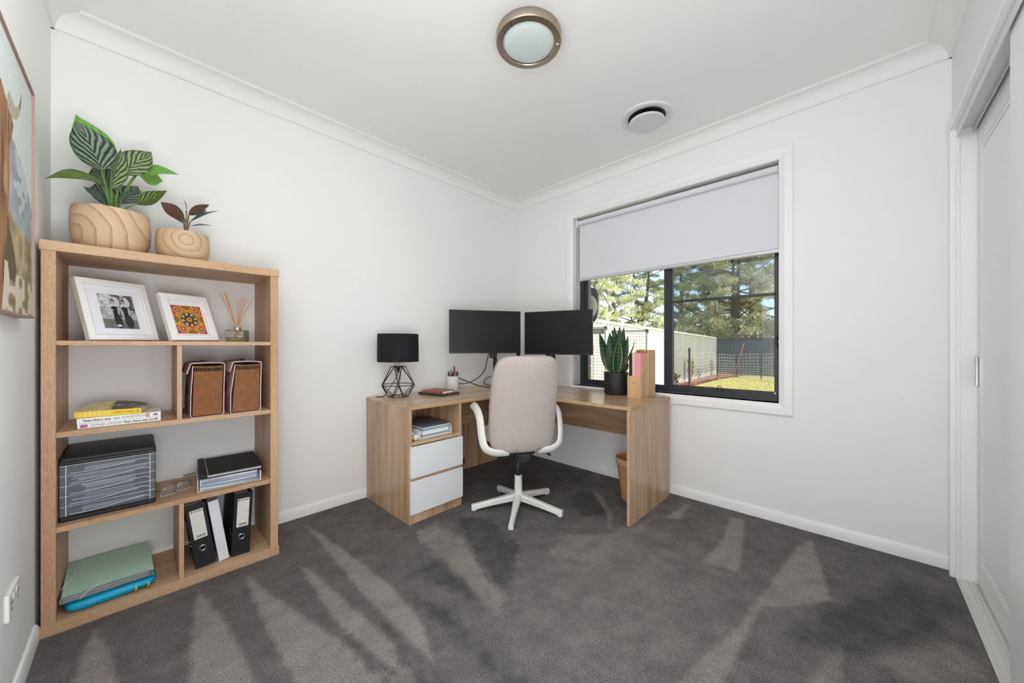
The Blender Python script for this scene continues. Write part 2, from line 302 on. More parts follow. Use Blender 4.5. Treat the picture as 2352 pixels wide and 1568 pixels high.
def build_floor():
    nx, ny = 315, 306; xs = np.linspace(RX, 0, nx); ys = np.linspace(RY, 0, ny); gx, gy = np.meshgrid(xs, ys)
    V = np.stack([gx, gy, np.zeros_like(gx)], -1).reshape(-1, 3)
    i, j = np.meshgrid(np.arange(nx-1), np.arange(ny-1)); a = (j*nx+i).ravel(); F = np.stack([a, a+1, a+nx+1, a+nx], -1)
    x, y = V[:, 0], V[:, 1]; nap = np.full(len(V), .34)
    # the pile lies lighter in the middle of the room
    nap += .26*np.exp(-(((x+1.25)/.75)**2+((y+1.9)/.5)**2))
    wob = .008*np.sin(19*x+3*np.sin(13*y))+.005*np.sin(83*y+45*x)+.005*np.sin(97*x-51*y)
    for val, soft, P in NAP:
        P = np.array(P); Q = np.roll(P, -1, 0); inside = np.zeros(len(V), bool); dist = np.full(len(V), 9.)
        for (x0, y0), (x1, y1) in zip(P, Q):
            c = ((y0 > y) != (y1 > y)) & (x < (x1-x0)*(y-y0)/((y1-y0) or 1e-9)+x0); inside ^= c
            t = np.clip(((x-x0)*(x1-x0)+(y-y0)*(y1-y0))/((x1-x0)**2+(y1-y0)**2+1e-12), 0, 1)
            dist = np.minimum(dist, np.hypot(x-x0-t*(x1-x0), y-y0-t*(y1-y0)))
        sd = np.where(inside, dist, -dist)+wob*(.25 if soft < .02 else 1.2); w = np.clip(sd/(soft*2.6)+.5, 0, 1); w = w*w*(3-2*w)
        nap = nap*(1-w*.8)+val*w*.8 if val else nap*(1-.8*w)
    me = rawmesh('floor', V, F, None, np.stack([nap]*3, -1))
    m = bpy.data.materials.new('cut_pile_carpet'); N, L, b = nodes(m); b.inputs['Roughness'].default_value = .95; b.inputs['Specular IOR Level'].default_value = .08
    at = N.new('ShaderNodeAttribute'); at.attribute_name = 'tint'; tc = N.new('ShaderNodeTexCoord')
    def nz(s, d, r=.5):
        n = N.new('ShaderNodeTexNoise'); n.inputs['Scale'].default_value = s; n.inputs['Detail'].default_value = d; n.inputs['Roughness'].default_value = r; L.new(tc.outputs['Object'], n.inputs[0]); return n
    def mth(op, a, bb, c=None):
        n = N.new('ShaderNodeMath'); n.operation = op
        for k, s in enumerate((a, bb, c)):
            if s is None: continue
            if isinstance(s, (int, float)): n.inputs[k].default_value = s
            else: L.new(s, n.inputs[k])
        return n.outputs[0]
    mot = nz(8, 9, .74); tuft = nz(170, 3, .8); fine = nz(430, 2, .6)
    v = mth('ADD', at.outputs['Fac'], mth('MULTIPLY', mth('SUBTRACT', mot.outputs[0], .5), 1.35))
    r = N.new('ShaderNodeValToRGB'); e = r.color_ramp.elements; e[0].position = 0; e[1].position = 1; e[0].color = lin('545454'); e[1].color = lin('9a9490'); k = e.new(.45); k.color = lin('757170')
    L.new(v, r.inputs[0])
    g = mth('ADD', mth('MULTIPLY', tuft.outputs[0], .8), mth('MULTIPLY', fine.outputs[0], .6))
    mr = N.new('ShaderNodeMapRange'); mr.inputs[1].default_value = .48; mr.inputs[2].default_value = .92; mr.inputs[3].default_value = .25; mr.inputs[4].default_value = 1.75; L.new(g, mr.inputs[0])
    sc = N.new('ShaderNodeVectorMath'); sc.operation = 'SCALE'; L.new(r.outputs[0], sc.inputs[0]); L.new(mr.outputs[0], sc.inputs['Scale']); L.new(sc.outputs[0], b.inputs['Base Color'])
    bp = N.new('ShaderNodeBump'); bp.inputs['Strength'].default_value = .8; bp.inputs['Distance'].default_value = .006; L.new(g, bp.inputs['Height']); L.new(bp.outputs[0], b.inputs['Normal'])
    me.materials.append(m); o = bpy.data.objects.new('floor', me); COL.objects.link(o); tag(o, 'dark grey cut pile carpet with vacuum marks', None, None, 'structure')
build_floor()
struct('trim_10', MB().box((RX-1.6, -3.9, -.16), (.28, .2, -.012)), mat('concrete', (150, 148, 144), .9), 'concrete slab under the carpet')
struct('ceiling', MB().box((RX-1.6, -3.9, RZ), (.3, .3, RZ+.12)), M_ceil, 'plain white plasterboard ceiling')
struct('wall_back', MB().box((RX-.12, 0, -.1), (.24, .12, RZ)), M_wall, 'white painted wall behind the bookcase and desk')
OY0, OY1, OZ0, OZ1 = -2.335, -.735, .769, 2.353           # window opening
w = MB()
for a, b in (((0, -3.9, -.1), (.1, OY0, RZ)), ((0, OY1, -.1), (.1, 0, RZ)), ((0, OY0, -.1), (.1, OY1, OZ0)), ((0, OY0, OZ1), (.1, OY1, RZ))): w.box(a, b)
struct('wall_right', w, M_wall, 'white painted wall with the window')
w = MB(); DY0, DY1 = -2.95, -2.08                          # doorway beside the photographer
for a, b in (((RX-.1, DY1, -.1), (RX, 0, RZ)), ((RX-.1, -3.9, -.1), (RX, DY0, RZ)), ((RX-.1, DY0, 2.06), (RX, DY1, RZ))): w.box(a, b)
struct('wall_left', w, M_wall, 'white painted wall carrying the cow picture')
CX0, CX1, CZ = -1.98, -.083, 2.21                          # wardrobe opening
w = MB()
for a, b in (((CX1, RY-.09, -.1), (0, RY, RZ)), ((CX0, RY-.09, CZ), (CX1, RY, RZ)), ((RX, RY-.09, -.1), (CX0, RY, RZ))): w.box(a, b)
struct('wall_front', w, M_wall, 'white painted wall around the sliding wardrobe')
w = MB()
for a, b in (((RX-1.6, -3.9, -.1), (RX-1.5, -1.2, RZ)), ((RX-1.6, -1.3, -.1), (RX-.1, -1.2, RZ)), ((RX-1.6, -3.9, -.1), (RX-.1, -3.8, RZ))): w.box(a, b)
struct('wall_hall', w, M_wall, 'white walls of the hall outside the doorway')
w = MB()
for a, b in (((RX, -3.9, -.1), (0, -3.8, RZ)),): w.box(a, b)
struct('wall_wardrobe', w, M_wall, 'white back wall inside the wardrobe')
# cove cornices and baseboards
def cove(c=.0):
    p = [(0, RZ-.088), (.010, RZ-.088), (.014, RZ-.084)]
    for k in range(9):
        a = PI/2*k/8; p.append((.082-.068*math.cos(a), RZ-.080+.068*math.sin(a)))
    return p + [(.086, RZ-.008), (.090, RZ-.008), (.090, RZ), (0, RZ)]
cv = cove()
M_corn = mat('cornice_paint', (240, 240, 238), .7, spec=.2)
struct('trim_1', MB().prism([(-d, z) for d, z in cv], RX, 0, 'x'), M_corn, 'white cove cornice over the bookcase wall')
struct('trim_2', MB().prism([(-d, z) for d, z in cv], RY, 0, 'y'), M_corn, 'white cove cornice over the window wall')
struct('trim_3', MB().prism([(RX+d, z) for d, z in cv], RY, 0, 'y'), M_corn, 'white cove cornice over the picture wall')
struct('trim_4', MB().prism([(RY+d, z) for d, z in cv], RX, 0, 'x'), M_corn, 'white cove cornice over the wardrobe wall')
bp_ = [(0, 0), (.012, 0), (.012, .056), (.007, .066), (0, .066)]
struct('baseboard_back', MB().prism([(-d, z) for d, z in bp_], RX, 0, 'x'), M_gloss, 'white bevelled baseboard behind bookcase and desk')
struct('baseboard_right', MB().prism([(-d, z) for d, z in bp_], RY, 0, 'y'), M_gloss, 'white bevelled baseboard under the window')
struct('baseboard_left', MB().prism([(RX+d, z) for d, z in bp_], DY1, -.40, 'y'), M_gloss, 'white bevelled baseboard under the power outlet')
# wardrobe: architrave, jamb, tracks, two sliding doors
ar = [(0, 0), (.016, 0), (.018, .012), (.013, .020), (.016, .028), (.013, .040), (.006, .062), (0, .062)]   # (proud, from the opening edge)
w = MB().prism([(CX1+t, RY+d) for d, t in ar], 0, CZ+.062, 'z'); w.prism([(RY+d, CZ+t) for d, t in ar], CX0, CX1+.062, 'x')
struct('trim_5', w, M_gloss, 'white moulded architrave around the wardrobe opening')
w = MB().box((CX1-.012, RY-.14, 0), (CX1, RY-.001, CZ)); w.box((CX1-.022, RY-.012, 0), (CX1-.012, RY-.004, CZ))
struct('trim_6', w, M_gloss, 'white wardrobe jamb beside the window wall')
w = MB().box((CX0, RY-.15, CZ-.012), (CX1-.012, RY-.001, CZ))
for y, d in ((-.003, .034), (-.052, .030), (-.058, .012), (-.10, .03)): w.box((CX0, RY+y-.003, CZ-.012-d), (CX1-.012, RY+y, CZ-.012))
struct('trim_7', w, mat('track_white', (222, 223, 222), .4), 'white sliding door head track')
w = MB().box((CX0, RY-.13, -.01), (CX1-.012, RY-.001, .006))
for y in (-.006, -.034, -.052, -.076): w.box((CX0, RY+y-.006, .006), (CX1-.012, RY+y, .012))
struct('trim_8', w, mat('sill_track_white', (214, 213, 208), .4), 'white floor track of the wardrobe doors')
def slider(n, x0, x1, yf, label, stile=.077):
    t = thing('door_%d' % n, label, None); t['kind'] = 'structure'; z0, z1 = .018, CZ-.022
    b = MB().box((x0, yf-.030, z0), (x1, yf-.004, z1)); s = stile; g = .007
    for a, c in (((x0, z0), (x0+s, z1)), ((x1-s, z0), (x1, z1)), ((x0+s, z0), (x1-s, z0+s+.03)), ((x0+s, z1-s-.03), (x1-s, z1))): b.box((a[0], yf-.004, a[1]), (c[0], yf, c[1]))
    for k, (o, ww) in enumerate(((g, .018), (2*g+.018, 9))):
        lo = (x0+s+o, z0+s+.03+o); hi = (x1-s-o, z1-s-.03-o)
        if k: b.box((lo[0], yf-.004, lo[1]), (hi[0], yf, hi[1]), .003)
        else:
            for a, c in (((lo[0], lo[1]), (lo[0]+ww, hi[1])), ((hi[0]-ww, lo[1]), (hi[0], hi[1])), ((lo[0]+ww, lo[1]), (hi[0]-ww, lo[1]+ww)), ((lo[0]+ww, hi[1]-ww), (hi[0]-ww, hi[1]))): b.box((a[0], yf-.004, a[1]), (c[0], yf, c[1]), .0025)
    part(t, 'door_leaf', b, mat('door_white_%d' % n, (244, 244, 244), .38, spec=.4)); return t
d1 = slider(1, -1.02, CX1-.014, RY-.066, 'white sliding wardrobe door with the chrome edge pull')
h = MB().box((-.132, RY-.067, .952), (-.112, RY-.0635, 1.092), .002); h.box((-.130, RY-.0635, .955), (-.126, RY-.056, 1.089), .001); h.box((-.118, RY-.0635, .955), (-.114, RY-.061, 1.089), .001)
part(d1, 'handle', h, M_chrome, 'chrome edge pull')
slider(2, CX0, -.895, RY-.014, 'nearer white sliding wardrobe door at the right edge', .155)

# ------------------------------------------------------------------ window
t = thing('window_1', 'dark aluminium sliding window in a white architrave', None); t['kind'] = 'structure'
ax0, ax1, az0, az1 = -2.408, -.648, .690, 2.425
def picture_frame(mb, y0, y1, z0, z1, prof):
    """mitred frame; prof = list of (outward from the opening edge, x)"""
    n = len(prof); V = []
    for sy, sz, by, bz in ((-1, -1, y0, z0), (1, -1, y1, z0), (1, 1, y1, z1), (-1, 1, y0, z1)):
        V += [(x, by+sy*o, bz+sz*o) for o, x in prof]
    F = [(c*n+i, c*n+(i+1) % n, ((c+1) % 4)*n+(i+1) % n, ((c+1) % 4)*n+i) for c in range(4) for i in range(n)]
    return mb.add(V, F)
part(t, 'architrave', picture_frame(MB(), OY0+.002, OY1-.004, OZ0+.002, OZ1-.002, [(0, 0), (0, -.008), (.030, -.021), (.070, -.021), (.074, -.017), (.074, 0)]), M_gloss, angle=12)
r = MB()
for a, b in (((0, OY0, OZ0-.001), (.17, OY0+.004, OZ1)), ((0, OY1-.004, OZ0-.001), (.17, OY1, OZ1)), ((-.004, OY0, OZ0-.006), (.17, OY1, OZ0)), ((0, OY0, OZ1-.004), (.17, OY1, OZ1))): r.box(a, b)
part(t, 'reveal', r, M_gloss)
fx0, fx1 = .112, .172
def rect(mb, y0, y1, z0, z1, x0, x1, s, c=.002):
    for a, b in (((y0, z0), (y0+s[0], z1)), ((y1-s[1], z0), (y1, z1)), ((y0+s[0], z0), (y1-s[1], z0+s[2])), ((y0+s[0], z1-s[3]), (y1-s[1], z1))): mb.box((x0, a[0], a[1]), (x1, b[0], b[1]), c)
    return mb
iy0, iy1, iz0, iz1 = OY0+.004, OY1-.004, OZ0, OZ1-.004
part(t, 'outer_frame', rect(MB(), iy0, iy1, iz0, iz1, fx0, fx1, (.020, .045, .040, .04)), M_alu)
ym = -1.580
part(t, 'mullion', MB().box((fx0-.003, ym-.030, iz0+.03), (fx1, ym+.030, iz1-.03), .003).box((fx0-.006, ym-.006, iz0+.03), (fx0-.003, ym+.004, iz1-.03), .002), M_alu)
part(t, 'fixed_sash', rect(MB(), ym+.028, iy1-.044, iz0+.038, iz1-.038, fx0+.012, fx1-.004, (.004, .038, .012, .02)), M_alu)
part(t, 'sliding_sash', rect(MB(), iy0+.018, ym-.020, iz0+.030, iz1-.03, fx0+.004, fx0+.034, (.022, .012, .030, .03)), M_alu)
part(t, 'screen_bar', MB().box((fx0+.004, iy0+.03, 1.487), (fx0+.020, ym-.02, 1.506), .002), M_alu)
M_pane = clear('window_glass', 'f6faf9', refl=.05)
part(t, 'pane', MB().box((fx0+.034, ym+.03, iz0+.05), (fx0+.039, iy1-.08, iz1-.05)), M_pane, smooth=False)
part(t, 'pane', MB().box((fx0+.024, iy0+.034, iz0+.058), (fx0+.029, ym-.03, iz1-.05)), M_pane, smooth=False)
m = bpy.data.materials.new('flyscreen_mesh'); m.use_nodes = True; N, L = m.node_tree.nodes, m.node_tree.links; N.clear()
o_ = N.new('ShaderNodeOutputMaterial'); tr = N.new('ShaderNodeBsdfTransparent'); df = N.new('ShaderNodeBsdfDiffuse'); df.inputs[0].default_value = lin((96, 98, 96)); mx = N.new('ShaderNodeMixShader'); mx.inputs[0].default_value = .40
L.new(tr.outputs[0], mx.inputs[1]); L.new(df.outputs[0], mx.inputs[2]); L.new(mx.outputs[0], o_.inputs[0])
part(t, 'flyscreen', MB().box((fx0+.044, iy0+.03, iz0+.05), (fx0+.045, ym-.022, iz1-.05)), m, 'fine grey insect screen', smooth=False)
lk = MB().box((fx0-.012, iy0-.002, 1.128), (fx0+.004, iy0+.022, 1.214), .004)
lk.prism([(iy0+.022, 1.128), (iy0+.034, 1.140), (iy0+.040, 1.171), (iy0+.034, 1.202), (iy0+.022, 1.214)], fx0-.018, fx0+.002, 'x')
k = part(t, 'latch', lk, M_black, 'black window latch with key lock')
part(k, 'lock_cylinder', MB().sweep([(fx0-.0145, iy0+.008, 1.172), (fx0-.011, iy0+.008, 1.172)], .0075, n=16), M_chrome)
part(t, 'screen_pull', MB().sweep([(fx0-.001, -1.975, .806), (fx0-.006, -1.970, .840), (fx0-.006, -1.948, .842), (fx0-.001, -1.942, .806)], .0022, n=6, smooth=3), M_black, 'small black wire pull')
part(t, 'corner_clip', MB().box((fx0-.002, iy0+.030, iz0+.046), (fx0+.004, iy0+.040, iz0+.058), .001), M_plas_w)
# outer brick skin and eave
wo = struct('wall_outside', MB().box((.180, OY1-.010, -.4), (.290, .25, 2.60)).box((.180, -3.9, -.4), (.290, OY0-.02, 2.60)).box((.180, OY0-.02, -.4), (.290, OY1-.010, OZ0-.06)).box((.180, OY0-.02, 2.40), (.290, OY1-.010, 2.6)), mat('pale_mortar', (214, 196, 170), .95, bump=.3, bscale=120), 'brown brick outer wall beside the window')
M_brick = mat('brown_brick', (112, 88, 74), .9, bump=.4, bscale=80, vary=.35, vscale=20)
bm_ = MB().box((0, 0, 0), (.116, .22, .076), .004).mesh('brick', M_brick)
for k in range(17):
    for j in range(2):
        b = bpy.data.objects.new('brick', bm_); COL.objects.link(b); b.parent = wo; b.location = (.179, OY1-.017+j*.232-(0 if k % 2 == 0 else .0)+(0 if not (k % 2 and j) else -.11), .69+.086*k); b.scale = (1, 1 if not (k % 2 and j == 0) else .5, 1)
struct('trim_9', MB().box((.1, -4.5, 2.46), (.95, 1.5, 2.5)).box((.90, -4.5, 2.42), (.95, 1.5, 2.66)), mat('eave_white', (225, 224, 220), .8), 'pale eave lining over the window')
# roller blind
t = thing('roller_blind', 'white roller blind half lowered over the window', 'blind', (.034, -1.5475, 2.306))
M_fab = mat('blind_fabric', (224, 225, 229), .85, spec=.1, bump=.06, bscale=500)
by = .7755
part(t, 'roll', MB().sweep([(0, -by, 0), (0, by, 0)], .0225, n=28), M_fab)
part(t, 'fabric', MB().box((.0200, -by, -.525), (.0220, by, -.002)), M_fab, smooth=False)
part(t, 'bottom_bar', MB().sweep([(.021, -by-.004, -.533), (.021, by+.004, -.533)], .009, .016, n=18, ref=(0, 0, 1)), mat('bar_silver', (206, 207, 208), .35, metal=.3))
for s in (-1, 1): part(t, 'bracket', MB().box((-.024, s*(by+.004), -.036), (.028, s*(by+.018), .036), .003).sweep([(0, s*(by+.003), 0), (0, s*(by+.010), 0)], .025, n=20), M_plas_w)
c = MB()
for x in (-.018, .014): c.sweep([(x, by+.0155, -.03), (x, by+.0155, -1.13)], .0022, n=6)
part(t, 'chain', c, M_plas_w)
part(t, 'chain_weight', MB().box((-.024, by+.004, -1.150), (.018, by+.020, -1.128), .002).prism([(-.024, -1.145), (.018, -1.145), (.016, -1.185), (.008, -1.196), (-.012, -1.196), (-.022, -1.185)], by+.006, by+.018, 'y'), mat('grey_plastic', (150, 148, 142), .5), 'grey plastic chain tensioner')
# ------------------------------------------------------------------ garden
def gz(x): return .10-.028*x
def on(x, y, z=0): return (x, y, gz(x)+z)
g = MB().add([(.245, -14, gz(.245)), (40, -14, gz(40)), (40, 24, gz(40)), (.245, 24, gz(.245))], [(0, 1, 2, 3)])
g.add([(.245, -14, -1.6), (40, -14, -1.6), (40, 24, -1.6), (.245, 24, -1.6)], [(3, 2, 1, 0)])
M_lawn = mat('lawn_soil', (228, 216, 132), .95, vary=.25, vscale=2.5)
struct('ground', g, M_lawn, 'sunlit lawn ground outside the window')
def blades():
    n = 60000; x = 3.2+15.9*RNG.random(n)**.85; y = np.where(RNG.random(n) < 2, -3.5+5.6*RNG.random(n), 0)
    fy = .31+.1453*(x-.6)-.75; k = y < np.minimum(fy, 1.5); x, y = x[k], y[k]; n = len(x)
    a = RNG.random(n)*2*PI; h = .02+.025*RNG.random(n); w = .006+.004*RNG.random(n)+.0003*x
    ln = RNG.normal(0, .02, (n, 2)); z = .10-.028*x
    V = np.empty((n, 3, 3)); V[:, 0] = np.stack([x-w*np.cos(a), y-w*np.sin(a), z], -1); V[:, 1] = np.stack([x+w*np.cos(a), y+w*np.sin(a), z], -1); V[:, 2] = np.stack([x+ln[:, 0], y+ln[:, 1], z+h], -1)
    t = RNG.random((n, 1)); c = np.array(lin((232, 220, 128))[:3])*(1-t)+np.array(lin((246, 236, 176))[:3])*t
    me = rawmesh('lawn_grass', V.reshape(-1, 3), np.arange(3*n).reshape(-1, 3), attr_mat('grass_blade', .8, .2), np.repeat(c, 3, 0))
    o = bpy.data.objects.new('lawn_grass', me); COL.objects.link(o); tag(o, 'short yellow green grass of the back lawn', 'grass', None, 'stuff')
blades()
# steel fences
M_fp = mat('pale_steel_sheet', (176, 174, 167), .55, spec=.3); M_fr = mat('pale_steel_rail', (222, 219, 210), .5); M_fd = mat('shaded_steel_sheet', (72, 82, 92), .55); M_fdr = mat('shaded_steel_rail', (120, 122, 122), .5)  # slate tones carry the back fence's shade in their colour
def fence(P0, P1, top, npan, mp, mr, label, plinth=True):
    P0, P1 = Vector(P0), Vector(P1); d = P1-P0; Ln = d.length; a = math.atan2(d.y, d.x)
    t = thing('steel_fence', label, 'fence', (P0.x, P0.y, gz(P0.x)), a); pl = Ln/npan
    zb = [gz((P0+d*(k/npan)).x)-gz(P0.x) for k in range(npan+1)]; zt = top-gz(P0.x)
    for k in range(npan):
        V = []; F = []; u = 0.; x0 = k*pl+.03; z0 = min(zb[k], zb[k+1])+(.19 if plinth else .03)
        pts = []
        while u < pl-.06: pts += [(u, 0), (u+.04, 0), (u+.055, -.028), (u+.10, -.028), (u+.115, 0)]; u += .155
        pts = [(min(q, pl-.06), o) for q, o in pts]
        for q, o in pts: V += [(x0+q, o, z0), (x0+q, o, zt-.02)]
        F = [(2*i, 2*i+2, 2*i+3, 2*i+1) for i in range(len(pts)-1)]
        m_ = MB().add(V, F)
        part(t, 'sheet', m_, mp, smooth=False, recalc=False)
        part(t, 'post', MB().box((k*pl-.03, -.045, min(zb)), (k*pl+.03, .02, zt)), mr)
        part(t, 'rail', MB().box((k*pl+.03, -.048, zt-.05), ((k+1)*pl-.03, .02, zt)), mr)
        part(t, 'rail', MB().box((k*pl+.03, -.04, z0-.01), ((k+1)*pl-.03, .02, z0+.03)), mr)
        if plinth: part(t, 'plinth', MB().box((k*pl+.03, -.03, z0-.4), ((k+1)*pl-.03, .03, z0-.012)), mat('plinth_concrete', (226, 222, 212), .9))
    part(t, 'post', MB().box((Ln-.03, -.045, min(zb)), (Ln+.03, .02, zt)), mr)
FY = lambda x: .31+.1453*(x-.6)
fence((.6, FY(.6)), (19.3, FY(19.3)), 1.60, 8, M_fp, M_fr, 'pale corrugated steel side fence in full sun')
fence((19.36, 3.0), (19.3, -7.0), 1.56, 4, M_fd, M_fdr, 'steel back fence with its shade put into a slate grey colour', False)
# mulch bed, young shrubs, posts with wire netting
def mulch():
    n = 5200; x = 6.5+12.6*RNG.random(n); fy = FY(x)-.06; ed = np.interp(x, [6.5, 9.8, 15, 17.5, 19.2], [.85, 1.22, 1.62, 1.55, 1.7]); y = ed+(fy-ed)*RNG.random(n)
    s = .03+.05*RNG.random(n); V = np.empty((n, 3, 3)); z = .10-.028*x+.02
    for k in range(3):
        a = RNG.random(n)*.9+2*PI*k/3; V[:, k] = np.stack([x+s*np.cos(a)*1.3, y+s*np.sin(a), z+.05*RNG.random(n)], -1)
    t = RNG.random((n, 1)); c = np.array(lin((150, 82, 56))[:3])*(1-t)+np.array(lin((222, 156, 122))[:3])*t
    me = rawmesh('bark_mulch', V.reshape(-1, 3), np.arange(3*n).reshape(-1, 3), attr_mat('bark_chip', .9, .1), np.repeat(c, 3, 0))
    o = bpy.data.objects.new('bark_mulch', me); COL.objects.link(o); tag(o, 'red brown bark mulch along the pale fence', 'mulch', None, 'stuff')
    X = [6.5, 9.8, 15, 17.5, 19.2]; E = [.85, 1.22, 1.62, 1.55, 1.7]; mb = MB(); V = []
    for q, e in zip(X, E): V += [(q, e, gz(q)+.012), (q, FY(q)-.04, gz(q)+.012)]
    mb.add(V, [(2*i, 2*i+2, 2*i+3, 2*i+1) for i in range(4)]); struct('trim_11', mb, mat('mulch_soil', (128, 72, 50), .95), 'reddish soil bed under the bark mulch')
mulch()
def shrub(x, y, h, n, cols, label, seed):
    r = random.Random(seed); t = thing('young_shrub', label, 'shrub', on(x, y), 0, 'young shrubs along the side fence')
    part(t, 'stem', MB().sweep([(0, 0, 0), (.02, .01, h*.5), (0, 0, h)], .010, n=5, taper=(1, .4)), mat('shrub_stem', (110, 84, 58), .8))
    mb = MB(); C = []
    for k in range(n):
        z = h*(.12+.88*k/n); a = k*2.4+r.random(); l = (.15+.06*r.random())*(.7+.5*math.sin(PI*k/n)); d = Vector((math.cos(a), math.sin(a), .9)).normalized(); s = Vector((-math.sin(a), math.cos(a), 0))*l*.24; p = Vector((0, 0, z))
        mb.add([p, p+d*l*.5+s, p+d*l, p+d*l*.5-s], [(0, 1, 2, 3)]); C += [lin(r.choice(cols))[:3]]*4
    me = tinted(mb.mesh('foliage', attr_mat('shrub_leaf_%d' % seed, .6), smooth=False), np.array(C)); o = part(t, 'foliage', me, None, None, 'stuff')
shrub(10.35, 1.50, .86, 46, [(206, 160, 84), (180, 140, 70), (150, 128, 66)], 'golden young shrub growing behind the first netting post', 1)
shrub(15.4, 2.2, .82, 40, [(196, 150, 84), (172, 146, 90), (128, 118, 70)], 'golden young shrub by the far corner of the pale fence', 2)
shrub(8.0, 1.15, .42, 16, [(110, 104, 82), (90, 92, 66)], 'small sparse grey shrub nearest the window mullion', 3)
shrub(12.5, 1.88, .48, 16, [(96, 104, 80), (120, 112, 84)], 'small sparse grey shrub between two golden shrubs', 4)
M_post = mat('black_star_post', (40, 40, 42), .6)
PP = [(8.6, .98), (10., 1.42), (15., 1.86), (16.5, 1.44), (15.8, .34), (13.6, -1.6)]
t = thing('netting_fence', 'white wire netting on black posts at the lawn edge', 'fence', on(8.6, .98))
O = Vector(t.location)
for i, (x, y) in enumerate(PP):
    lean = (0, 0) if i != 2 else (-.25, -.02)
    part(t, 'post', MB().box((x-.02-O.x, y-.02-O.y, gz(x)-.1-O.z), (x+.02-O.x, y+.02-O.y, gz(x)+1.22-O.z)), M_post)
nt = MB(); cur = []
for (xa, ya), (xb, yb) in zip(PP, PP[1:]):
    n = max(3, int(math.hypot(xb-xa, yb-ya)/.17))
    for k in range(n): q = k/n; cur.append((xa+(xb-xa)*q, ya+(yb-ya)*q))
cur.append(PP[-1]); hs = [.02, .10, .18, .26, .35, .45, .56, .68, .81, .95, 1.1]
wv = lambda i, h: .022*math.sin(i*.23+h*1.2)*(.3+h)+.012*math.sin(i*.71+h*4)*(h > .9)
for h in hs: nt.sweep([(x-O.x, y-O.y, gz(x)+h+wv(i, h)-O.z) for i, (x, y) in enumerate(cur)], .007, n=3, smooth=0)
for i, (x, y) in enumerate(cur): nt.sweep([(x-O.x, y-O.y, gz(x)+h+wv(i, h)-O.z) for h in hs], .0055, n=3, smooth=0)
part(t, 'wire_net', nt, mat('white_wire', (226, 226, 222), .6), kind='stuff', smooth=False)
solo('garden_stake', MB().sweep([(16.3, 1.52, gz(16.3)), (16.3, 1.08, gz(16.3)+1.62)], .020, n=6), mat('orange_stake', (206, 118, 72), .6), 'leaning orange stake behind the white netting', 'stake')
# wire mesh kennel panels
M_galv = mat('grey_panel_frame', (150, 156, 166), .45, metal=.3); M_wire = mat('panel_wire', (138, 138, 134), .5, metal=.4)
def mesh_panel(P, a, w, h, z0, label, sign=False, grp='wire mesh kennel panels'):
    t = thing('mesh_panel', label, 'mesh panel', (P[0], P[1], z0), a, grp)
    part(t, 'panel_frame', MB().box((0, -.016, 0), (.034, .016, h), .003).box((w-.034, -.016, 0), (w, .016, h), .003).box((.034, -.016, h-.034), (w-.034, .016, h), .003).box((.034, -.016, 0), (w-.034, .016, .034), .003), M_galv)
    mb = MB(); k = .034
    while k < w-.034: mb.sweep([(k, 0, .03), (k, 0, h-.03)], .0032, n=4, smooth=0); k += .05
    k = .034
    while k < h-.034: mb.sweep([(.03, .004, k), (w-.03, .004, k)], .0032, n=4, smooth=0); k += .05
    part(t, 'wire_mesh', mb, M_wire, kind='stuff', smooth=False)
    for x in (0, w): part(t, 'corner_cap', MB().prism([(x-.003, h-.055), (x+.003, h-.055), (x+(.04 if x == 0 else -.04), h+.004), (x-.003 if x == 0 else x+.003, h+.004)], -.02, .02, 'y'), M_black)
    if sign:
        s = part(t, 'sign_plate', MB().box((.03, -.020, h-.115), (w-.02, -.014, h-.03), .002), mat('sign_grey', (118, 124, 132), .5))
        part(t, 'sign_label', MB().box((.03, -.0225, h-.108), (.115, -.0205, h-.045)), M_paper)
        lt = MB(); x = .135
        for q in (.012, .02, .012, .022, .015, .03, .014, .014, .016): lt.box((x, -.0215, h-.085), (x+q*.7, -.0205, h-.067)); x += q+.004
        part(t, 'lettering', lt, M_paper, 'white lettering too small to read')
    return t
mesh_panel((2.30, .205), PI/2, .36, 1.40, .05, 'left mesh panel carrying the grey sign plate', True).rotation_euler = (0, 0, PI/2)
mesh_panel((2.52, -.375), PI/2, .60, 1.34, .05, 'right mesh panel behind the snake plant')
# satellite dish on the brick wall
t = thing('satellite_dish', 'grey satellite dish with a white cap outside the window', 'satellite dish', (.50, -.56, 1.58))
rr = MB(); rr.cushion(.30, .38, .03, n=4.5, fn=lambda x, y, o: (.03*math.cos(x*6)+o-.03, x, y+(-.0 if x > -2 else 0)), seg=40)
part(t, 'reflector', rr, mat('dish_dark_grey', (62, 64, 68), .5))
part(t, 'rim', MB().sweep([(0, -.118, .17), (0, -.150, .11), (0, -.152, .0), (0, -.14, -.10), (0, -.10, -.17), (0, -.02, -.20)], .012, n=8), mat('dish_rim', (190, 186, 172), .5))
cp = MB(); cp.lathe([(.0, .02), (.10, .018), (.135, .006), (.14, 0)], n=36); cp.v = [(-z-.035, y-.02+.0, x-.02) for x, y, z in cp.v]
part(t, 'cap', cp, mat('dish_white', (226, 226, 222), .45))
letters(t, 'lettering', 'K', .055, mat('dish_letter', (70, 72, 78), .6), (-.0575, -.052, -.045), (PI/2, 0, -PI/2), align='CENTER', bold=.002)
part(t, 'arm', MB().sweep([(0, -.15, .13), (.0, -.20, .105), (.0, -.25, .03), (.0, -.29, -.04)], .008, n=8), M_fr)
part(t, 'receiver', MB().sweep([(0, -.285, -.03), (-.02, -.325, -.085)], .022, n=14).sweep([(0, -.28, -.055), (-.01, -.285, -.09)], .014, n=10), M_plas_w)
part(t, 'wall_mount', MB().sweep([(0, 0, 0), (0, .10, -.05), (-.25, .12, -.10)], .018, n=8), M_galv)
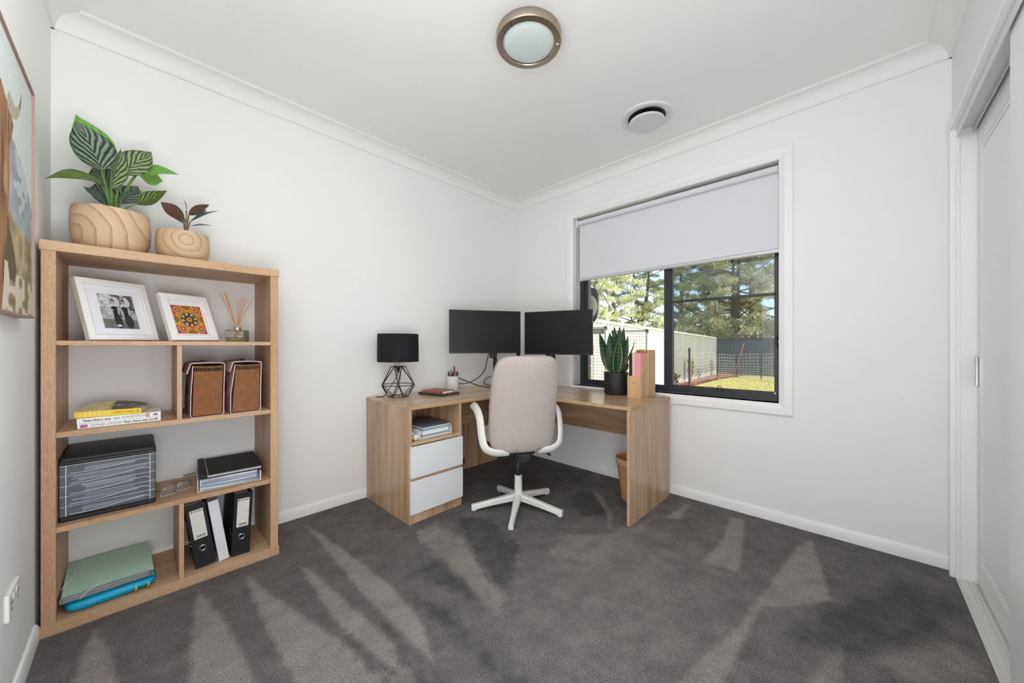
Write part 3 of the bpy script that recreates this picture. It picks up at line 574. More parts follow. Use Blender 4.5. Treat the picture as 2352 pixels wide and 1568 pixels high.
# conifers
M_bark = mat('conifer_bark', (86, 72, 60), .95, bump=.6, bscale=18, stretch=(1, 1, .25)); M_leaf = attr_mat('conifer_needles', .7, .25)
def tree_meshes(seed, h, r, z0, fork=False):
    R = np.random.default_rng(seed); tr = MB(); tops = [(0, 0)]
    if fork:
        tr.sweep([(0, 0, 0), (.05, 0, h*.28), (.0, 0, h*.36)], .30, n=9, taper=(1, .8)); tops = [(-.9, .4), (.8, -.5)]
        for a, b in tops: tr.sweep([(0, 0, h*.33), (a*.5, b*.5, h*.5), (a, b, h)], .22, n=8, taper=(1, .15))
    else: tr.sweep([(0, 0, 0), (.12, .05, h*.4), (-.05, 0, h)], .30, n=9, taper=(1, .1))
    br = MB(); C = []; nb = int(26*h/10)
    for k in range(nb):
        z = z0+(h-z0-.3)*((k+.5)/nb); a = k*2.399+R.normal(0, .3); q = (z-z0)/(h-z0); L_ = r*(1.05-.75*q**1.3)*(.75+.4*R.random()); tx, ty = tops[k % len(tops)]; s = max(0, (z-h*.33)/(h*.67)) if fork else 0
        p0 = np.array([tx*s, ty*s, z]); up = .25+.35*R.random(); p1 = p0+L_*.55*np.array([math.cos(a), math.sin(a), up*.7]); p2 = p0+L_*np.array([math.cos(a+.15), math.sin(a+.15), up])
        br.sweep([p0, p1, p2], .06*(1.1-.6*q), n=5, smooth=2, taper=(1, .3))
        for f in (.42, .62, .80, .95, 1.05):
            if R.random() < .72: C.append((p0+(p1-p0)*min(1, f*2) + ((p2-p1)*max(0, f*2-1) if f > .5 else 0)+R.normal(0, .20, 3), .46+.22*R.random()))
    V = []; T = []
    for c, s in C:
        n = int(640*s); tuft = R.normal(0, 1, (9, 3)); tuft *= (s*.75/np.linalg.norm(tuft, axis=1))[:, None]; tuft[:, 2] = np.abs(tuft[:, 2])*.55
        P = c+tuft[R.integers(0, 9, n)]*(.35+.75*R.random((n, 1)))+R.normal(0, s*.15, (n, 3))
        D = P-c+np.array([0, 0, .25])+R.normal(0, .25, (n, 3)); D /= np.linalg.norm(D, axis=1)[:, None]; W = np.cross(D, R.normal(0, 1, (n, 3))); W /= np.linalg.norm(W, axis=1)[:, None]
        l = (.07+.08*R.random((n, 1))); V.append(np.stack([P-W*l*.22, P+W*l*.22, P+D*l], 1)); k = R.random((n, 1))*.6+.4*R.random()
        T.append(np.repeat(np.array(lin((128, 142, 110))[:3])*(1-k)+np.array(lin((236, 228, 182))[:3])*k, 3, 0))
    V = np.concatenate(V).reshape(-1, 3); T = np.concatenate(T)
    return tr.mesh('trunk', M_bark), br.mesh('branch', M_bark), rawmesh('foliage', V, np.arange(len(V)).reshape(-1, 3), M_leaf, T)
PROTO = [tree_meshes(3, 12.5, 3.9, 2.2, True), tree_meshes(5, 13, 3.6, 2.6), tree_meshes(8, 11.5, 4.2, 1.8)]
BUSH = tree_meshes(12, 3.0, 1.7, .35)
def tree(x, y, p, rz, s, label, name='conifer_tree', zs=None):
    t = thing(name, label, 'tree' if name != 'hedge_bush' else 'bush', (x, y, gz(x)-.1), rz, 'conifers beyond the fences' if name != 'hedge_bush' else 'bushes beyond the back fence')
    for k, n in enumerate(('trunk', 'branches', 'foliage')):
        o = part(t, n if n != 'branches' else 'branch', p[k], None, None, None if k == 0 else 'stuff', recalc=False)
        o.scale = (s, s, zs or s)
tree(22.6, 2.80, PROTO[0], .4, .92, 'fork trunked conifer rising over the left half of the back fence')
tree(24.2, 2.10, PROTO[1], 1.9, .98, 'thick trunked conifer just right of the forked one')
tree(24.6, .35, PROTO[2], 2.6, .95, 'conifer at the right edge of the window view')
tree(20.6, 9.95, PROTO[1], .2, .90, 'tall conifer behind the dish arm over the pale fence')
tree(22.4, 8.75, PROTO[0], 2.2, .86, 'leaning conifer left of the window mullion')
tree(26.5, 7.4, PROTO[2], 4.0, .95, 'conifer standing behind the window mullion')
tree(17.6, 9.7, PROTO[2], 5.2, .8, 'conifer beside the brick edge of the window')
tree(25.0, 5.0, PROTO[1], 3.3, .85, 'conifer just right of the window mullion')
#tree(29.5, 4.0, PROTO[2], .9, .95, 'conifer standing furthest back behind the forked one')
#tree(30.5, 10.5, PROTO[0], 3.9, .9, 'conifer standing furthest back at the left')
for i, (x, y, l) in enumerate(((21.2, 4.3, 'dark bush left of the fence corner'), (21.4, 2.0, 'bush behind the fence beside the forked trunk'), (21.6, .2, 'bush behind the right end of the back fence'), (22.5, 6.4, 'bush behind the pale fence right of the mullion'))):
    tree(x, y, BUSH, i*1.7, 1.15, l, 'hedge_bush')
# ------------------------------------------------------------------ bookcase and what is on it
def A(o):                                   # builder whose points are given in room coordinates, for a thing standing at o
    m = MB(); m.M = Matrix.Rotation(-o.rotation_euler.z, 4, 'Z') @ Matrix.Translation(-o.location); return m
OAK = dict(dark=(166, 130, 98), midc=(192, 156, 122), light=(210, 177, 143), rough=.5, streak=3., fine=130., short=55)
M_oz, M_ox = wood('oak_laminate_vertical', axis='z', **OAK), wood('oak_laminate_long', axis='x', **OAK)
bc = thing('bookcase', 'tall open oak bookcase against the wall in the left corner', 'bookcase', (-2.728, -.205, 0))
y0, y1 = -.396, -.014
part(bc, 'top_panel', A(bc).box((-3.129, y0-.002, 1.521), (-2.327, y1, 1.560), .0012), M_ox)
part(bc, 'bottom_panel', A(bc).box((-3.129, y0-.002, 0), (-2.327, y1, .046), .0012), M_ox)
for a, b in ((-3.125, -3.088), (-2.367, -2.332)): part(bc, 'side_panel', A(bc).box((a, y0, .046), (b, y1, 1.521), .0012), M_oz)
for a, b in ((1.146, 1.165), (.776, .798), (.398, .421)): part(bc, 'shelf', A(bc).box((-3.088, y0+.003, a), (-2.367, y1, b), .001), M_ox)
for x, a, b in ((-2.737, .798, 1.146), (-2.730, .046, .398)): part(bc, 'divider', A(bc).box((x, y0+.003, a), (x+.0175, y1, b), .001), M_oz)
part(bc, 'sticker', A(bc).box((-2.73, -.31, 1.5195), (-2.64, -.27, 1.521)), mat('faded_sticker', (168, 152, 140), .6), 'small pale maker sticker under the top')
# leaves
def leaf_mat(name, dark, light, edge, N_=9., K=5.5, rough=.4):
    m = bpy.data.materials.new(name); N, L, b = nodes(m); b.inputs['Roughness'].default_value = rough; b.inputs['Specular IOR Level'].default_value = .4
    uv = N.new('ShaderNodeUVMap'); sp = N.new('ShaderNodeSeparateXYZ'); L.new(uv.outputs[0], sp.inputs[0])
    def mth(op, a, bb=None, c=None):
        n = N.new('ShaderNodeMath'); n.operation = op
        for k, s in enumerate((a, bb, c)):
            if s is None: continue
            if isinstance(s, (int, float)): n.inputs[k].default_value = s
            else: L.new(s, n.inputs[k])
        return n.outputs[0]
    ab = mth('ABSOLUTE', mth('SUBTRACT', sp.outputs[0], .5)); nz = N.new('ShaderNodeTexNoise'); nz.inputs['Scale'].default_value = 4; L.new(uv.outputs[0], nz.inputs[0])
    q = mth('ADD', mth('MULTIPLY', sp.outputs[1], N_), mth('MULTIPLY', mth('POWER', ab, .8), -K)); q = mth('ADD', q, mth('MULTIPLY', nz.outputs[0], .9))
    s = mth('SINE', mth('MULTIPLY', q, 2*PI)); r = N.new('ShaderNodeValToRGB'); e = r.color_ramp.elements; e[0].position = .30; e[1].position = .62; e[0].color = lin(dark); e[1].color = lin(light)
    L.new(mth('MULTIPLY_ADD', s, .5, .5), r.inputs[0])
    mx = N.new('ShaderNodeMix'); mx.data_type = 'RGBA'; L.new(mth('MULTIPLY', mth('SUBTRACT', ab, .38), 7.), mx.inputs[0]); mx.clamp_factor = True
    L.new(r.outputs[0], mx.inputs[6]); mx.inputs[7].default_value = lin(edge); L.new(mx.outputs[2], b.inputs['Base Color'])
    bp = N.new('ShaderNodeBump'); bp.inputs['Strength'].default_value = .35; bp.inputs['Distance'].default_value = .003; L.new(s, bp.inputs['Height']); L.new(bp.outputs[0], b.inputs['Normal'])
    return m
def leaf(o, b, tip, w, nrm, m, bend=.12, fold=.18, droop=0., wide=.42, pointy=1.0, name='leaf', ns=8, nt=16, label=None):
    b, tip, nrm = Vector(b), Vector(tip), Vector(nrm).normalized(); Ln = (tip-b).length; mid = (b+tip)/2+nrm*bend*Ln
    pts = []
    for j in range(nt+1):
        t = j/nt; p = b*(1-t)**2+mid*2*t*(1-t)+tip*t*t; p = p-Vector((0, 0, droop*Ln*t**3)); pts.append(p)
    V = []; UV = []
    for j, p in enumerate(pts):
        t = j/nt; d = (pts[min(j+1, nt)]-pts[max(j-1, 0)]).normalized(); s = d.cross(nrm)
        s = s.normalized() if s.length > 1e-4 else Vector((1, 0, 0)); n = s.cross(d).normalized()
        q = t/wide*.5 if t < wide else .5+(t-wide)/(1-wide)*.5
        h = max(.012, math.sin(PI*q)**(.62 if q < .5 else pointy))*w/2
        for i in range(ns+1):
            u = i/ns*2-1; V.append(p+s*(u*h)+n*(fold*h*abs(u)**1.4+.05*h*math.sin(9*t+u*2)*abs(u))); UV.append((i/ns, t))
    mb = A(o); mb.uv = UV; mb.add(V, [(j*(ns+1)+i, j*(ns+1)+i+1, (j+1)*(ns+1)+i+1, (j+1)*(ns+1)+i) for j in range(nt) for i in range(ns)])
    return part(o, name, mb, m, label, None, 60, recalc=False)
WOODB = dict(dark=(170, 138, 106), midc=(204, 173, 140), light=(214, 186, 154))
p1 = thing('potted_calathea', 'large striped leaf plant in the big wooden bowl on top of the bookcase', 'potted plant', (-2.945, -.205, 1.560))
part(p1, 'bowl', MB().lathe([(.080, 0), (.098, .006), (.113, .028), (.123, .062), (.1275, .11), (.1265, .160), (.122, .197), (.116, .198), (.113, .190), (.115, .11), (.10, .04), (.0, .03)], n=64), figured('bowl_figured_wood', off=(.06, .3, -.05), rot=(.5, .2, .4), scale=7.5, **WOODB))
part(p1, 'soil', MB().lathe([(0, .150), (.112, .152), (.112, .140), (0, .14)], n=40), mat('soil_dark', (52, 42, 34), .95, bump=.6, bscale=60))
GD = leaf_mat('calathea_dark', (36, 54, 44), (122, 140, 118), (44, 64, 52), 6.5, 5.5); GM = leaf_mat('calathea_mid', (50, 72, 44), (140, 158, 104), (60, 84, 46), 6, 5)
GB = leaf_mat('calathea_bright', (96, 154, 52), (126, 178, 76), (112, 168, 60), 6, 5); GO = leaf_mat('calathea_olive', (46, 72, 30), (118, 134, 58), (66, 94, 36), 6, 5)
M_stem = mat('green_stem', (108, 142, 72), .5)
CAL = [((-2.972, -.285, 1.918), (-3.042, -.335, 2.086), .160, (.35, -.85, .25), GD, .10, .16, .46), ((-2.965, -.17, 1.99), (-3.053, -.20, 2.165), .135, (.1, -.95, .3), GB, .06, .1, .45),
  ((-2.915, -.215, 1.945), (-2.817, -.20, 2.091), .105, (.3, -.8, .45), GM, .14, .2, .45), ((-2.862, -.20, 1.985), (-2.722, -.245, 1.998), .092, (.1, -.75, .65), GB, .10, .15, .45),
  ((-2.868, -.175, 1.99), (-2.775, -.13, 1.985), .120, (-.1, -.85, .3), GB, .04, .1, .5), ((-2.869, -.22, 1.815), (-2.764, -.25, 1.905), .085, (-.35, -.75, .45), GO, -.12, .25, .5),
  ((-2.937, -.17, 1.815), (-2.862, -.115, 1.935), .12, (-.3, -.9, .2), GD, .05, .1, .5), ((-2.965, -.285, 1.850), (-3.122, -.335, 1.815), .090, (.15, -.62, .75), GO, .34, .22, .42),
  ((-2.97, -.22, 1.797), (-3.030, -.24, 1.842), .05, (-.3, -.6, .7), GD, .1, .3, .5), ((-2.945, -.205, 1.885), (-3.0, -.2, 1.962), .105, (.1, -.9, .2), GD, .05, .1, .5),
  ((-2.948, -.255, 1.855), (-2.918, -.235, 2.052), .075, (.7, -.7, .1), GM, .06, .45, .5), ((-2.93, -.245, 1.80), (-2.845, -.285, 1.865), .05, (-.2, -.6, .8), GD, .12, .3, .5), ((-2.955, -.15, 1.80), (-2.985, -.10, 1.93), .1, (.1, -.95, .1), GD, .03, .1, .5)]
for b, tp, w_, n_, m_, bd, fo, wd_ in CAL:
    leaf(p1, b, tp, w_, n_, m_, bd, fo, 0, wd_-.06, 1.15)
    c0 = Vector((-2.945, -.21, 1.71)); c1 = Vector(b); part(p1, 'stem', A(p1).sweep([c0+(c1-c0)*.04, c0+(c1-c0)*.5+Vector((0, 0, .02)), c1+(Vector(tp)-c1)*.04], .0038, n=7, taper=(1.1, .7)), M_stem)
p2 = thing('potted_rubber_plant', 'small dark leaved rubber plant in the smaller wooden bowl', 'potted plant', (-2.705, -.235, 1.560))
part(p2, 'bowl', MB().lathe([(.062, 0), (.080, .005), (.093, .022), (.1015, .055), (.103, .09), (.101, .125), (.0975, .147), (.092, .148), (.0895, .142), (.092, .08), (.08, .03), (0, .025)], n=56), figured('bowl_ringed_wood', off=(-.035, .45, -.085), rot=(.15, .1, .2), scale=11., **WOODB))
part(p2, 'soil', MB().lathe([(0, .118), (.089, .119), (.089, .108), (0, .108)], n=32), mat('soil_dark_fine', (52, 42, 34), .95))
RB = leaf_mat('rubber_brown', (78, 48, 36), (86, 54, 40), (70, 42, 32), 6, 4, .45); RT = leaf_mat('rubber_teal', (66, 84, 80), (84, 102, 96), (78, 56, 52), 6, 4, .35)
RUB = [((-2.704, -.25, 1.775), (-2.788, -.272, 1.835), .062, (.25, -.9, -.05), RB), ((-2.685, -.25, 1.808), (-2.605, -.24, 1.882), .040, (-.3, -.85, .3), RB), ((-2.683, -.22, 1.812), (-2.612, -.20, 1.862), .045, (-.1, -.8, .6), RT),
  ((-2.680, -.25, 1.772), (-2.567, -.24, 1.860), .034, (-.5, -.5, .7), RT), ((-2.687, -.265, 1.742), (-2.604, -.305, 1.757), .034, (0, -.5, .85), RT), ((-2.694, -.25, 1.825), (-2.706, -.25, 1.880), .010, (1, -.5, 0), RB), ((-2.70, -.2, 1.77), (-2.74, -.13, 1.82), .05, (.2, -.8, .5), RT)]
for b, tp, w_, n_, m_ in RUB:
    leaf(p2, b, tp, w_, n_, m_, .12, .18, 0, .5, .95)
    part(p2, 'stem', A(p2).sweep([(-2.694, -.25, 1.672), (-2.694+(b[0]+2.694)*.4, b[1], (b[2]+1.70)/2), b], .0032, n=6), mat('rubber_stem', (124, 104, 88), .6))
# ---- framed pictures
def bitmap(o, name, w_, h_, nx, ny, fn, m_, M_=None, label=None):
    """flat print: w_ by h_ in the local xz plane, colours from fn(u, v) arrays"""
    u, v = np.meshgrid(np.linspace(0, 1, nx), np.linspace(0, 1, ny)); V = np.stack([u*w_, u*0, v*h_], -1).reshape(-1, 3)
    if M_ is not None: R_ = np.array(M_); V = V@R_[:3, :3].T+R_[:3, 3]
    i, j = np.meshgrid(np.arange(nx-1), np.arange(ny-1)); a = (j*nx+i).ravel(); F = np.stack([a, a+1, a+nx+1, a+nx], -1)
    me = rawmesh(name, V, F, m_, fn(u.ravel(), v.ravel())); return part(o, name, me, None, label, recalc=False)
def noise2(u, v, s, seed):
    g = np.random.default_rng(seed).random((64, 64)); x, y = u*s, v*s; xi, yi = np.floor(x).astype(int), np.floor(y).astype(int); fx, fy = x-xi, y-yi; fx, fy = fx*fx*(3-2*fx), fy*fy*(3-2*fy)
    q = lambda a, b: g[a % 64, b % 64]; return (q(xi, yi)*(1-fx)+q(xi+1, yi)*fx)*(1-fy)+(q(xi, yi+1)*(1-fx)+q(xi+1, yi+1)*fx)*fy
M_print = attr_mat('printed_photo', .35, .4)
M_frame = mat('white_picture_frame', (236, 234, 231), .4); M_mat = mat('picture_mat_board', (226, 228, 234), .8); M_mdf = mat('brown_backing_board', (146, 108, 70), .8)
def rgb(*l): return np.array([lin(c)[:3] for c in l])
def bw(u, v):
    x = (u, v); n = noise2(u, v, 9, 1)*.5+noise2(u, v, 22, 2)*.35+noise2(u, v, 50, 3)*.35; g = np.where(v > .3, .12+.75*np.clip(n-.42, 0, 1)*1.5, .10+.3*n*(v+.5))
    g = np.where((v > .62) & (u < .35), np.clip(n*.9, 0, 1), g); g = np.where((np.abs(v-.30) < .035), .45, g); g = np.where((u > .72) & (v > .55), g*.35, g)
    def ell(cx, cy, a, b, val, rot=0.):
        nonlocal g
        dx, dy = u-cx, v-cy; c, s = math.cos(rot), math.sin(rot); q = ((dx*c+dy*s)/a)**2+((-dx*s+dy*c)/b)**2; g = np.where(q < 1, val, g)
    for cx, sl in ((.40, .0), (.70, .0)):
        ell(cx+.09, .80, .09, .14, .62, .2)
        ell(cx+.02, .36, .085, .31, .035, -.10); ell(cx+.05, .20, .12 if cx > .5 else .10, .20, .05); ell(cx-.01, .68, .11, .055, .60); ell(cx-.01, .60, .085, .05, .04)
        ell(cx-.115, .50, .028, .15, .55, .25); ell(cx+.10, .53, .028, .13, .5, -.1); ell(cx-.015, .80, .052, .075, .05); ell(cx-.02, .775, .036, .052, .5)
    ell(.43, .085, .07, .03, .7)
    return np.repeat(np.clip(g, 0.02, .85)[:, None]**1.2, 3, 1)
def dots(u, v):
    u = 1-u if False else u; n = noise2(u, v, 18, 5)
    red, org, yel, brn, wht, blk = rgb((176, 42, 36), (206, 122, 44), (222, 178, 60), (84, 58, 34), (228, 214, 204), (40, 30, 26))
    C = np.tile(red, (len(u), 1)); sw = np.sin(40*(u-.5)*(v-.5)+10*n); d0 = np.hypot(u-.5, v-.5)
    cross = (np.abs(u-.5) < .22) | (np.abs(v-.5) < .20); C[cross] = org; C[cross & (np.sin(60*d0+6*n) > .3)] = yel; C[cross & (n > .72)] = red
    def ring(cx, cy, r, spec):
        d = np.hypot(u-cx, (v-cy)*1.12); a = np.arctan2(v-cy, u-cx)
        for r1, r0, col, k in spec:
            s = (d < r1*r) & (d >= r0*r)
            if k: s &= np.sin(a*k) > -.2
            C[s] = col
    for cx, cy in ((.2, .83), (.82, .83), (.2, .17), (.82, .17)): ring(cx, cy, .17, ((1.1, .95, org, 22), (.95, .0, red, 0), (.86, .66, wht, 14), (.66, 0, brn, 0), (.6, .25, org, 8), (.22, 0, yel, 0)))
    for cx, cy in ((.5, 1.0), (.5, .0), (0, .5), (1.02, .5)): ring(cx, cy, .19, ((1.05, .85, yel, 24), (.85, 0, brn, 0), (.7, .55, yel, 16), (.4, .25, org, 0)))
    ring(.5, .5, .32, ((1.08, .98, org, 40), (.98, 0, brn, 0), (.95, .85, yel, 34)))
    for k in range(8):
        a = 2*PI*k/8+.2; ring(.5+.215*math.cos(a), .5+.195*math.sin(a), .062, ((1, 0, blk, 0), (.72, 0, wht, 0), (.3, 0, blk, 0)))
    ring(.5, .5, .15, ((1, 0, blk, 0), (.85, .7, org, 18), (.55, .3, yel, 0), (.3, 0, brn, 0))); return C
def photo_frame(loc, rz, tilt, W, H, bw_, px, label, pic, plabel, inset):
    t = thing('framed_photo', label, 'photo frame', loc, rz)
    T = Matrix.Rotation(-tilt, 4, 'X'); d = .016; f = MB(); f.M = T
    n = 5; prof = [(0, 0), (-.001, -.006), (-bw_*.12, -.010), (-bw_+.002, -.010), (-bw_, -.004), (-bw_, d)]
    prof = [(o, x) for o, x in prof]; V = []
    for sx, sz, bx, bz in ((-1, -1, bw_, bw_), (1, -1, W-bw_, bw_), (1, 1, W-bw_, H-bw_), (-1, 1, bw_, H-bw_)):
        V += [(bx-sx*o, x, bz-sz*o) for o, x in [(0, .004), (0, -.008), (-.004, -.012), (-bw_+.002, -.012), (-bw_, -.009), (-bw_, d), (0, d)]]
    k = 7; f.add(V, [(c*k+i, c*k+(i+1) % k, ((c+1) % 4)*k+(i+1) % k, ((c+1) % 4)*k+i) for c in range(4) for i in range(k)])
    part(t, 'frame', f, M_frame, angle=14)
    mm = MB(); mm.M = T; mm.box((bw_-.002, .002, bw_-.002), (W-bw_+.002, .006, H-bw_+.002)); part(t, 'mat_board', mm, M_mat)
    if inset:
        g_ = MB(); g_.M = T; i = bw_+.004
        for a, b in (((i, i), (i+.003, H-i)), ((W-i-.003, i), (W-i, H-i)), ((i, i), (W-i, i+.003)), ((i, H-i-.003), (W-i, H-i))): g_.box((a[0], .0005, a[1]), (b[0], .002, b[1]))
        part(t, 'mat_bevel', g_, M_frame)
    bb = MB(); bb.M = T; bb.box((.006, d-.004, .006), (W-.006, d, H-.006)); part(t, 'backing', bb, M_mdf)
    bitmap(t, 'print', W*px[2], H*px[3], 150, 160, pic, M_print, T @ Matrix.Translation((W*px[0], .0008, H*px[1])), plabel)
    z = H*.62; yb = z*math.sin(tilt)+d*math.cos(tilt); s = MB(); s.prism([(yb-.002, z*math.cos(tilt)), (yb+z*.42, .001), (yb+z*.42-.03, .001), (d+.01, .02), (d+.006, .03)], W*.34, W*.34+.003, 'x'); part(t, 'easel_back', s, M_mdf)
photo_frame((-3.006, -.370, 1.167), math.radians(28.8), math.radians(21), .240, .290, .026, (.262, .205, .50, .57), 'larger white photo frame holding a black and white photo', bw, 'black and white photo of two people in long dark dresses', False)
photo_frame((-2.755, -.362, 1.167), math.radians(22.8), math.radians(26), .197, .256, .030, (.190, .165, .62, .61), 'smaller white photo frame holding a red dotted print', dots, 'red orange and brown dotted print', True)
# ---- reed diffuser
t = thing('reed_diffuser', 'clear glass reed diffuser beside the small photo frame', 'diffuser', (-2.497, -.30, 1.165), math.radians(24))
M_bg = clear('bottle_glass', 'f2f4f0', .06, 'e8ece6', refl=.1)
part(t, 'bottle', MB().box((-.046, -.026, .0005), (.046, .026, .062), .004), M_bg, smooth=False)
part(t, 'liquid', MB().box((-.041, -.021, .006), (.041, .021, .024), .002), clear('diffuser_oil', (238, 206, 96), .35, (214, 178, 60)), 'yellow scented oil')
part(t, 'collar', MB().lathe([(.012, .058), (.0165, .060), (.0165, .078), (.012, .080)], n=28), M_chrome)
M_reed = mat('orange_reed', (196, 132, 82), .7)
for (wx, wz) in ((-2.578, 1.417), (-2.557, 1.417), (-2.551, 1.424), (-2.503, 1.386), (-2.473, 1.403), (-2.461, 1.399), (-2.440, 1.394)):
    q = Vector(((wx+2.497)/math.cos(math.radians(24)), 0, wz-1.165)); y_ = random.uniform(-.02, .02); part(t, 'reed', MB().sweep([(-q.x*.33, -y_*.4, .010), (q.x*.06, 0, .079), (q.x, y_, q.z)], .0019, n=6, smooth=0), M_reed)
lt = letters(t, 'lettering', 'ec', .018, M_paper, (0, -.0265, .030), (PI/2, 0, 0), align='CENTER')
# ---- expanding files
M_pink = mat('pink_file_board', (224, 188, 186), .6); M_pedge = mat('pale_file_edge', (236, 218, 212), .6); M_kraft = mat('kraft_pleat', (176, 128, 88), .8, vary=.12, vscale=30); M_tape = mat('black_tape', (26, 24, 24), .6)
def shell(mb, poly, y0, y1, th):
    """thin board bent along an xz polyline"""
    L = [Vector((a, b)) for a, b in poly]; n = len(L); off = []
    for i, p in enumerate(L):
        d = (L[min(i+1, n-1)]-L[max(i-1, 0)]).normalized(); off.append(p+Vector((-d.y, d.x))*th)
    V = [(p.x, y, p.y) for y in (y0, y1) for p in L]+[(p.x, y, p.y) for y in (y0, y1) for p in off]; a, b, c, d = 0, n, 2*n, 3*n; F = []
    for i in range(n-1): F += [(a+i, a+i+1, b+i+1, b+i), (c+i, d+i, d+i+1, c+i+1), (a+i, c+i, c+i+1, a+i+1), (b+i, b+i+1, d+i+1, d+i)]
    F += [(a, b, d, c), (a+n-1, c+n-1, d+n-1, b+n-1)]; return mb.add(V, F)
def expanding_file(x0, x1, top, xt, lean, label):
    t = thing('expanding_file', label, 'file', ((x0+x1)/2, -.24, .798), 0, 'pink expanding files on the middle shelf'); h = top-.798; o = A(t); ya, yb = -.388, -.095
    L = [(xt-.018, .798+h-.050), (xt-.006, .798+h-.006), (xt, .798+h), ((xt+x1)/2, .798+h+.002), (x1+.002, .798+h-.002), (x1+.004, .798+h-.008), (x1+.001, .798+h*.5), (x1, .806), (x1-.006, .799), (x0+.006, .7985), (x0, .805), (x0+.001, .798+h*.4), (xt+.004, .798+h-.012)]
    part(t, 'cover', shell(o, L, ya, yb, .0022), M_pink, angle=50)
    e = A(t); shell(e, L, ya-.0006, ya+.0012, .0026); part(t, 'cover_edge', e, M_pedge, 'pale edge of the cover', angle=50)
    n = 15; r = random.Random(int(-x0*1000))
    for k in range(n):
        a, b = x0+.006+(x1-x0-.012)*k/n, x0+.006+(x1-x0-.012)*(k+1)/n; ta, tb = xt+.008+(x1-xt-.010)*(k/n+lean*math.sin(PI*k/n)), xt+.008+(x1-xt-.010)*((k+1)/n+lean*math.sin(PI*(k+1)/n)); z1 = .798+h-.012-.004*math.sin(PI*k/n)+r.uniform(-.001, .001); yf = ya+.006
        zb = .803; mm = A(t); mid, mt = (a+b)/2, (ta+tb)/2; g_ = .006
        mm.add([(a, yf, zb), (mid, yf+g_, zb), (b-.0006, yf, zb), (ta, yf, z1), (mt, yf+g_, z1), (tb-.0006, yf, z1), (a, yb, zb), (ta, yb, z1), (b-.0006, yb, zb), (tb-.0006, yb, z1)], [(0, 1, 4, 3), (1, 2, 5, 4), (6, 0, 3, 7), (2, 8, 9, 5), (3, 4, 5, 9, 7), (8, 6, 7, 9)])
        pk = part(t, 'pocket', mm, M_kraft, smooth=False)
        zz = z1-.008; u = (zz-zb)/(z1-zb); u2 = (zz-.017-zb)/(z1-zb); P = lambda q, s, w_: (q+(s-q)*w_, )
        tp = A(t); f = lambda q, s, w_, y: (q+(s-q)*w_, y, zb+(z1-zb)*w_)
        tp.add([f(a, ta, u2, yf-.0004), f(mid, mt, u2, yf+g_-.0004), f(b, tb, u2, yf-.0004), f(a, ta, u, yf-.0004), f(mid, mt, u, yf+g_-.0004), f(b, tb, u, yf-.0004)], [(0, 1, 4, 3), (1, 2, 5, 4)]); part(pk, 'tape', tp, M_tape, smooth=False)
    c = (xt+x1)/2-.02
    part(t, 'clasp', A(t).box((c-.035, -.26, .798+h+.003), (c+.02, -.245, .798+h+.007), .001).sweep([(c+.004, -.30, .798+h+.009), (c+.004, -.285, .798+h+.009)], .006, n=10).sweep([(c+.018, -.30, .798+h+.008), (c+.018, -.285, .798+h+.008)], .006, n=10), M_tape, 'black elastic clasp')
    part(t, 'catch', A(t).box((x0-.006, -.26, .90), (x0-.001, -.235, .955), .002), M_tape, 'black catch on the side')
expanding_file(-2.688, -2.566, 1.058, -2.683, .0, 'left pink expanding file next to the shelf divider')
expanding_file(-2.536, -2.412, 1.060, -2.521, .02, 'right pink expanding file nearest the bookcase side')
# ---- paperbacks
M_pages = mat('page_block', (216, 206, 190), .9, bump=.5, bscale=260, stretch=(.02, .02, 1)); M_bw = mat('white_book_cover', (232, 232, 230), .45); M_yel = mat('yellow_book_cover', (238, 202, 52), .45)
def book(loc, rz, w_, d, h, m_, label, open_=False):
    t = thing('paperback_book', label, 'book', loc, rz, 'paperback books stacked on the middle shelf')
    if not open_: part(t, 'cover', shell(MB(), [(0, 0), (0, 0)], 0, 0, .001) if False else MB().box((0, 0, 0), (w_, d, .0010)).box((0, 0, h-.0010), (w_, d, h)).box((0, -.0008, 0), (w_, .0008, h), .0004), m_)
    part(t, 'pages', MB().box((.0015, .0009, .0011), (w_-.0015, d-.003, h-.0012)), M_pages, smooth=False); return t
b2 = book((-3.037, -.360, .7985), 0, .247, .156, .0205, M_bw, 'white paperback at the bottom of the stack with a pink flower on its spine')
b1 = book((-3.038, -.362, .8195), math.radians(-.6), .248, .156, .0215, M_bw, 'white paperback between the yellow one and the bottom one')
def spine(t, txt, x, z, s, m_, sx=1., bold=0.): return letters(t, 'lettering', txt, s, m_, (x, -.0011, z), (PI/2, 0, 0), .0002, sx=sx, bold=bold)
M_grey = mat('grey_ink', (120, 118, 116), .8); M_blue = mat('blue_ink', (70, 150, 196), .8)
part(b2, 'flower_picture', MB().box((.008, -.0012, .004), (.028, -.0007, .016)), mat('flower_picture', (178, 88, 140), .6, vary=.9, vscale=180), 'pink flower picture')
spine(b2, 'SOPHIE CACHIA', .036, .0100, .0125, M_grey); spine(b2, 'Then there was you', .129, .0100, .0122, M_ink, .98, .00022); part(b2, 'publisher_mark', MB().box((.228, -.0012, .006), (.236, -.0008, .0145)), M_grey)
spine(b1, 'Then there was', .015, .0105, .0125, M_ink, 1., .00022); spine(b1, 'her', .104, .0105, .0125, M_blue, 1., .00022); spine(b1, 'SOPHIE CACHIA', .126, .0105, .0112, M_grey)
part(b1, 'publisher_mark', MB().box((.224, -.0012, .006), (.238, -.0008, .0155)), M_grey); part(b1, 'cover_picture', MB().box((.200, -.0011, .001), (.212, -.0007, .0205)), mat('peach_cover_picture', (216, 160, 128), .6))
b0 = book((-3.046, -.338, .8415), math.radians(-11), .197, .150, .0255, M_yel, 'yellow paperback with a curling cover on top of the stack', True)
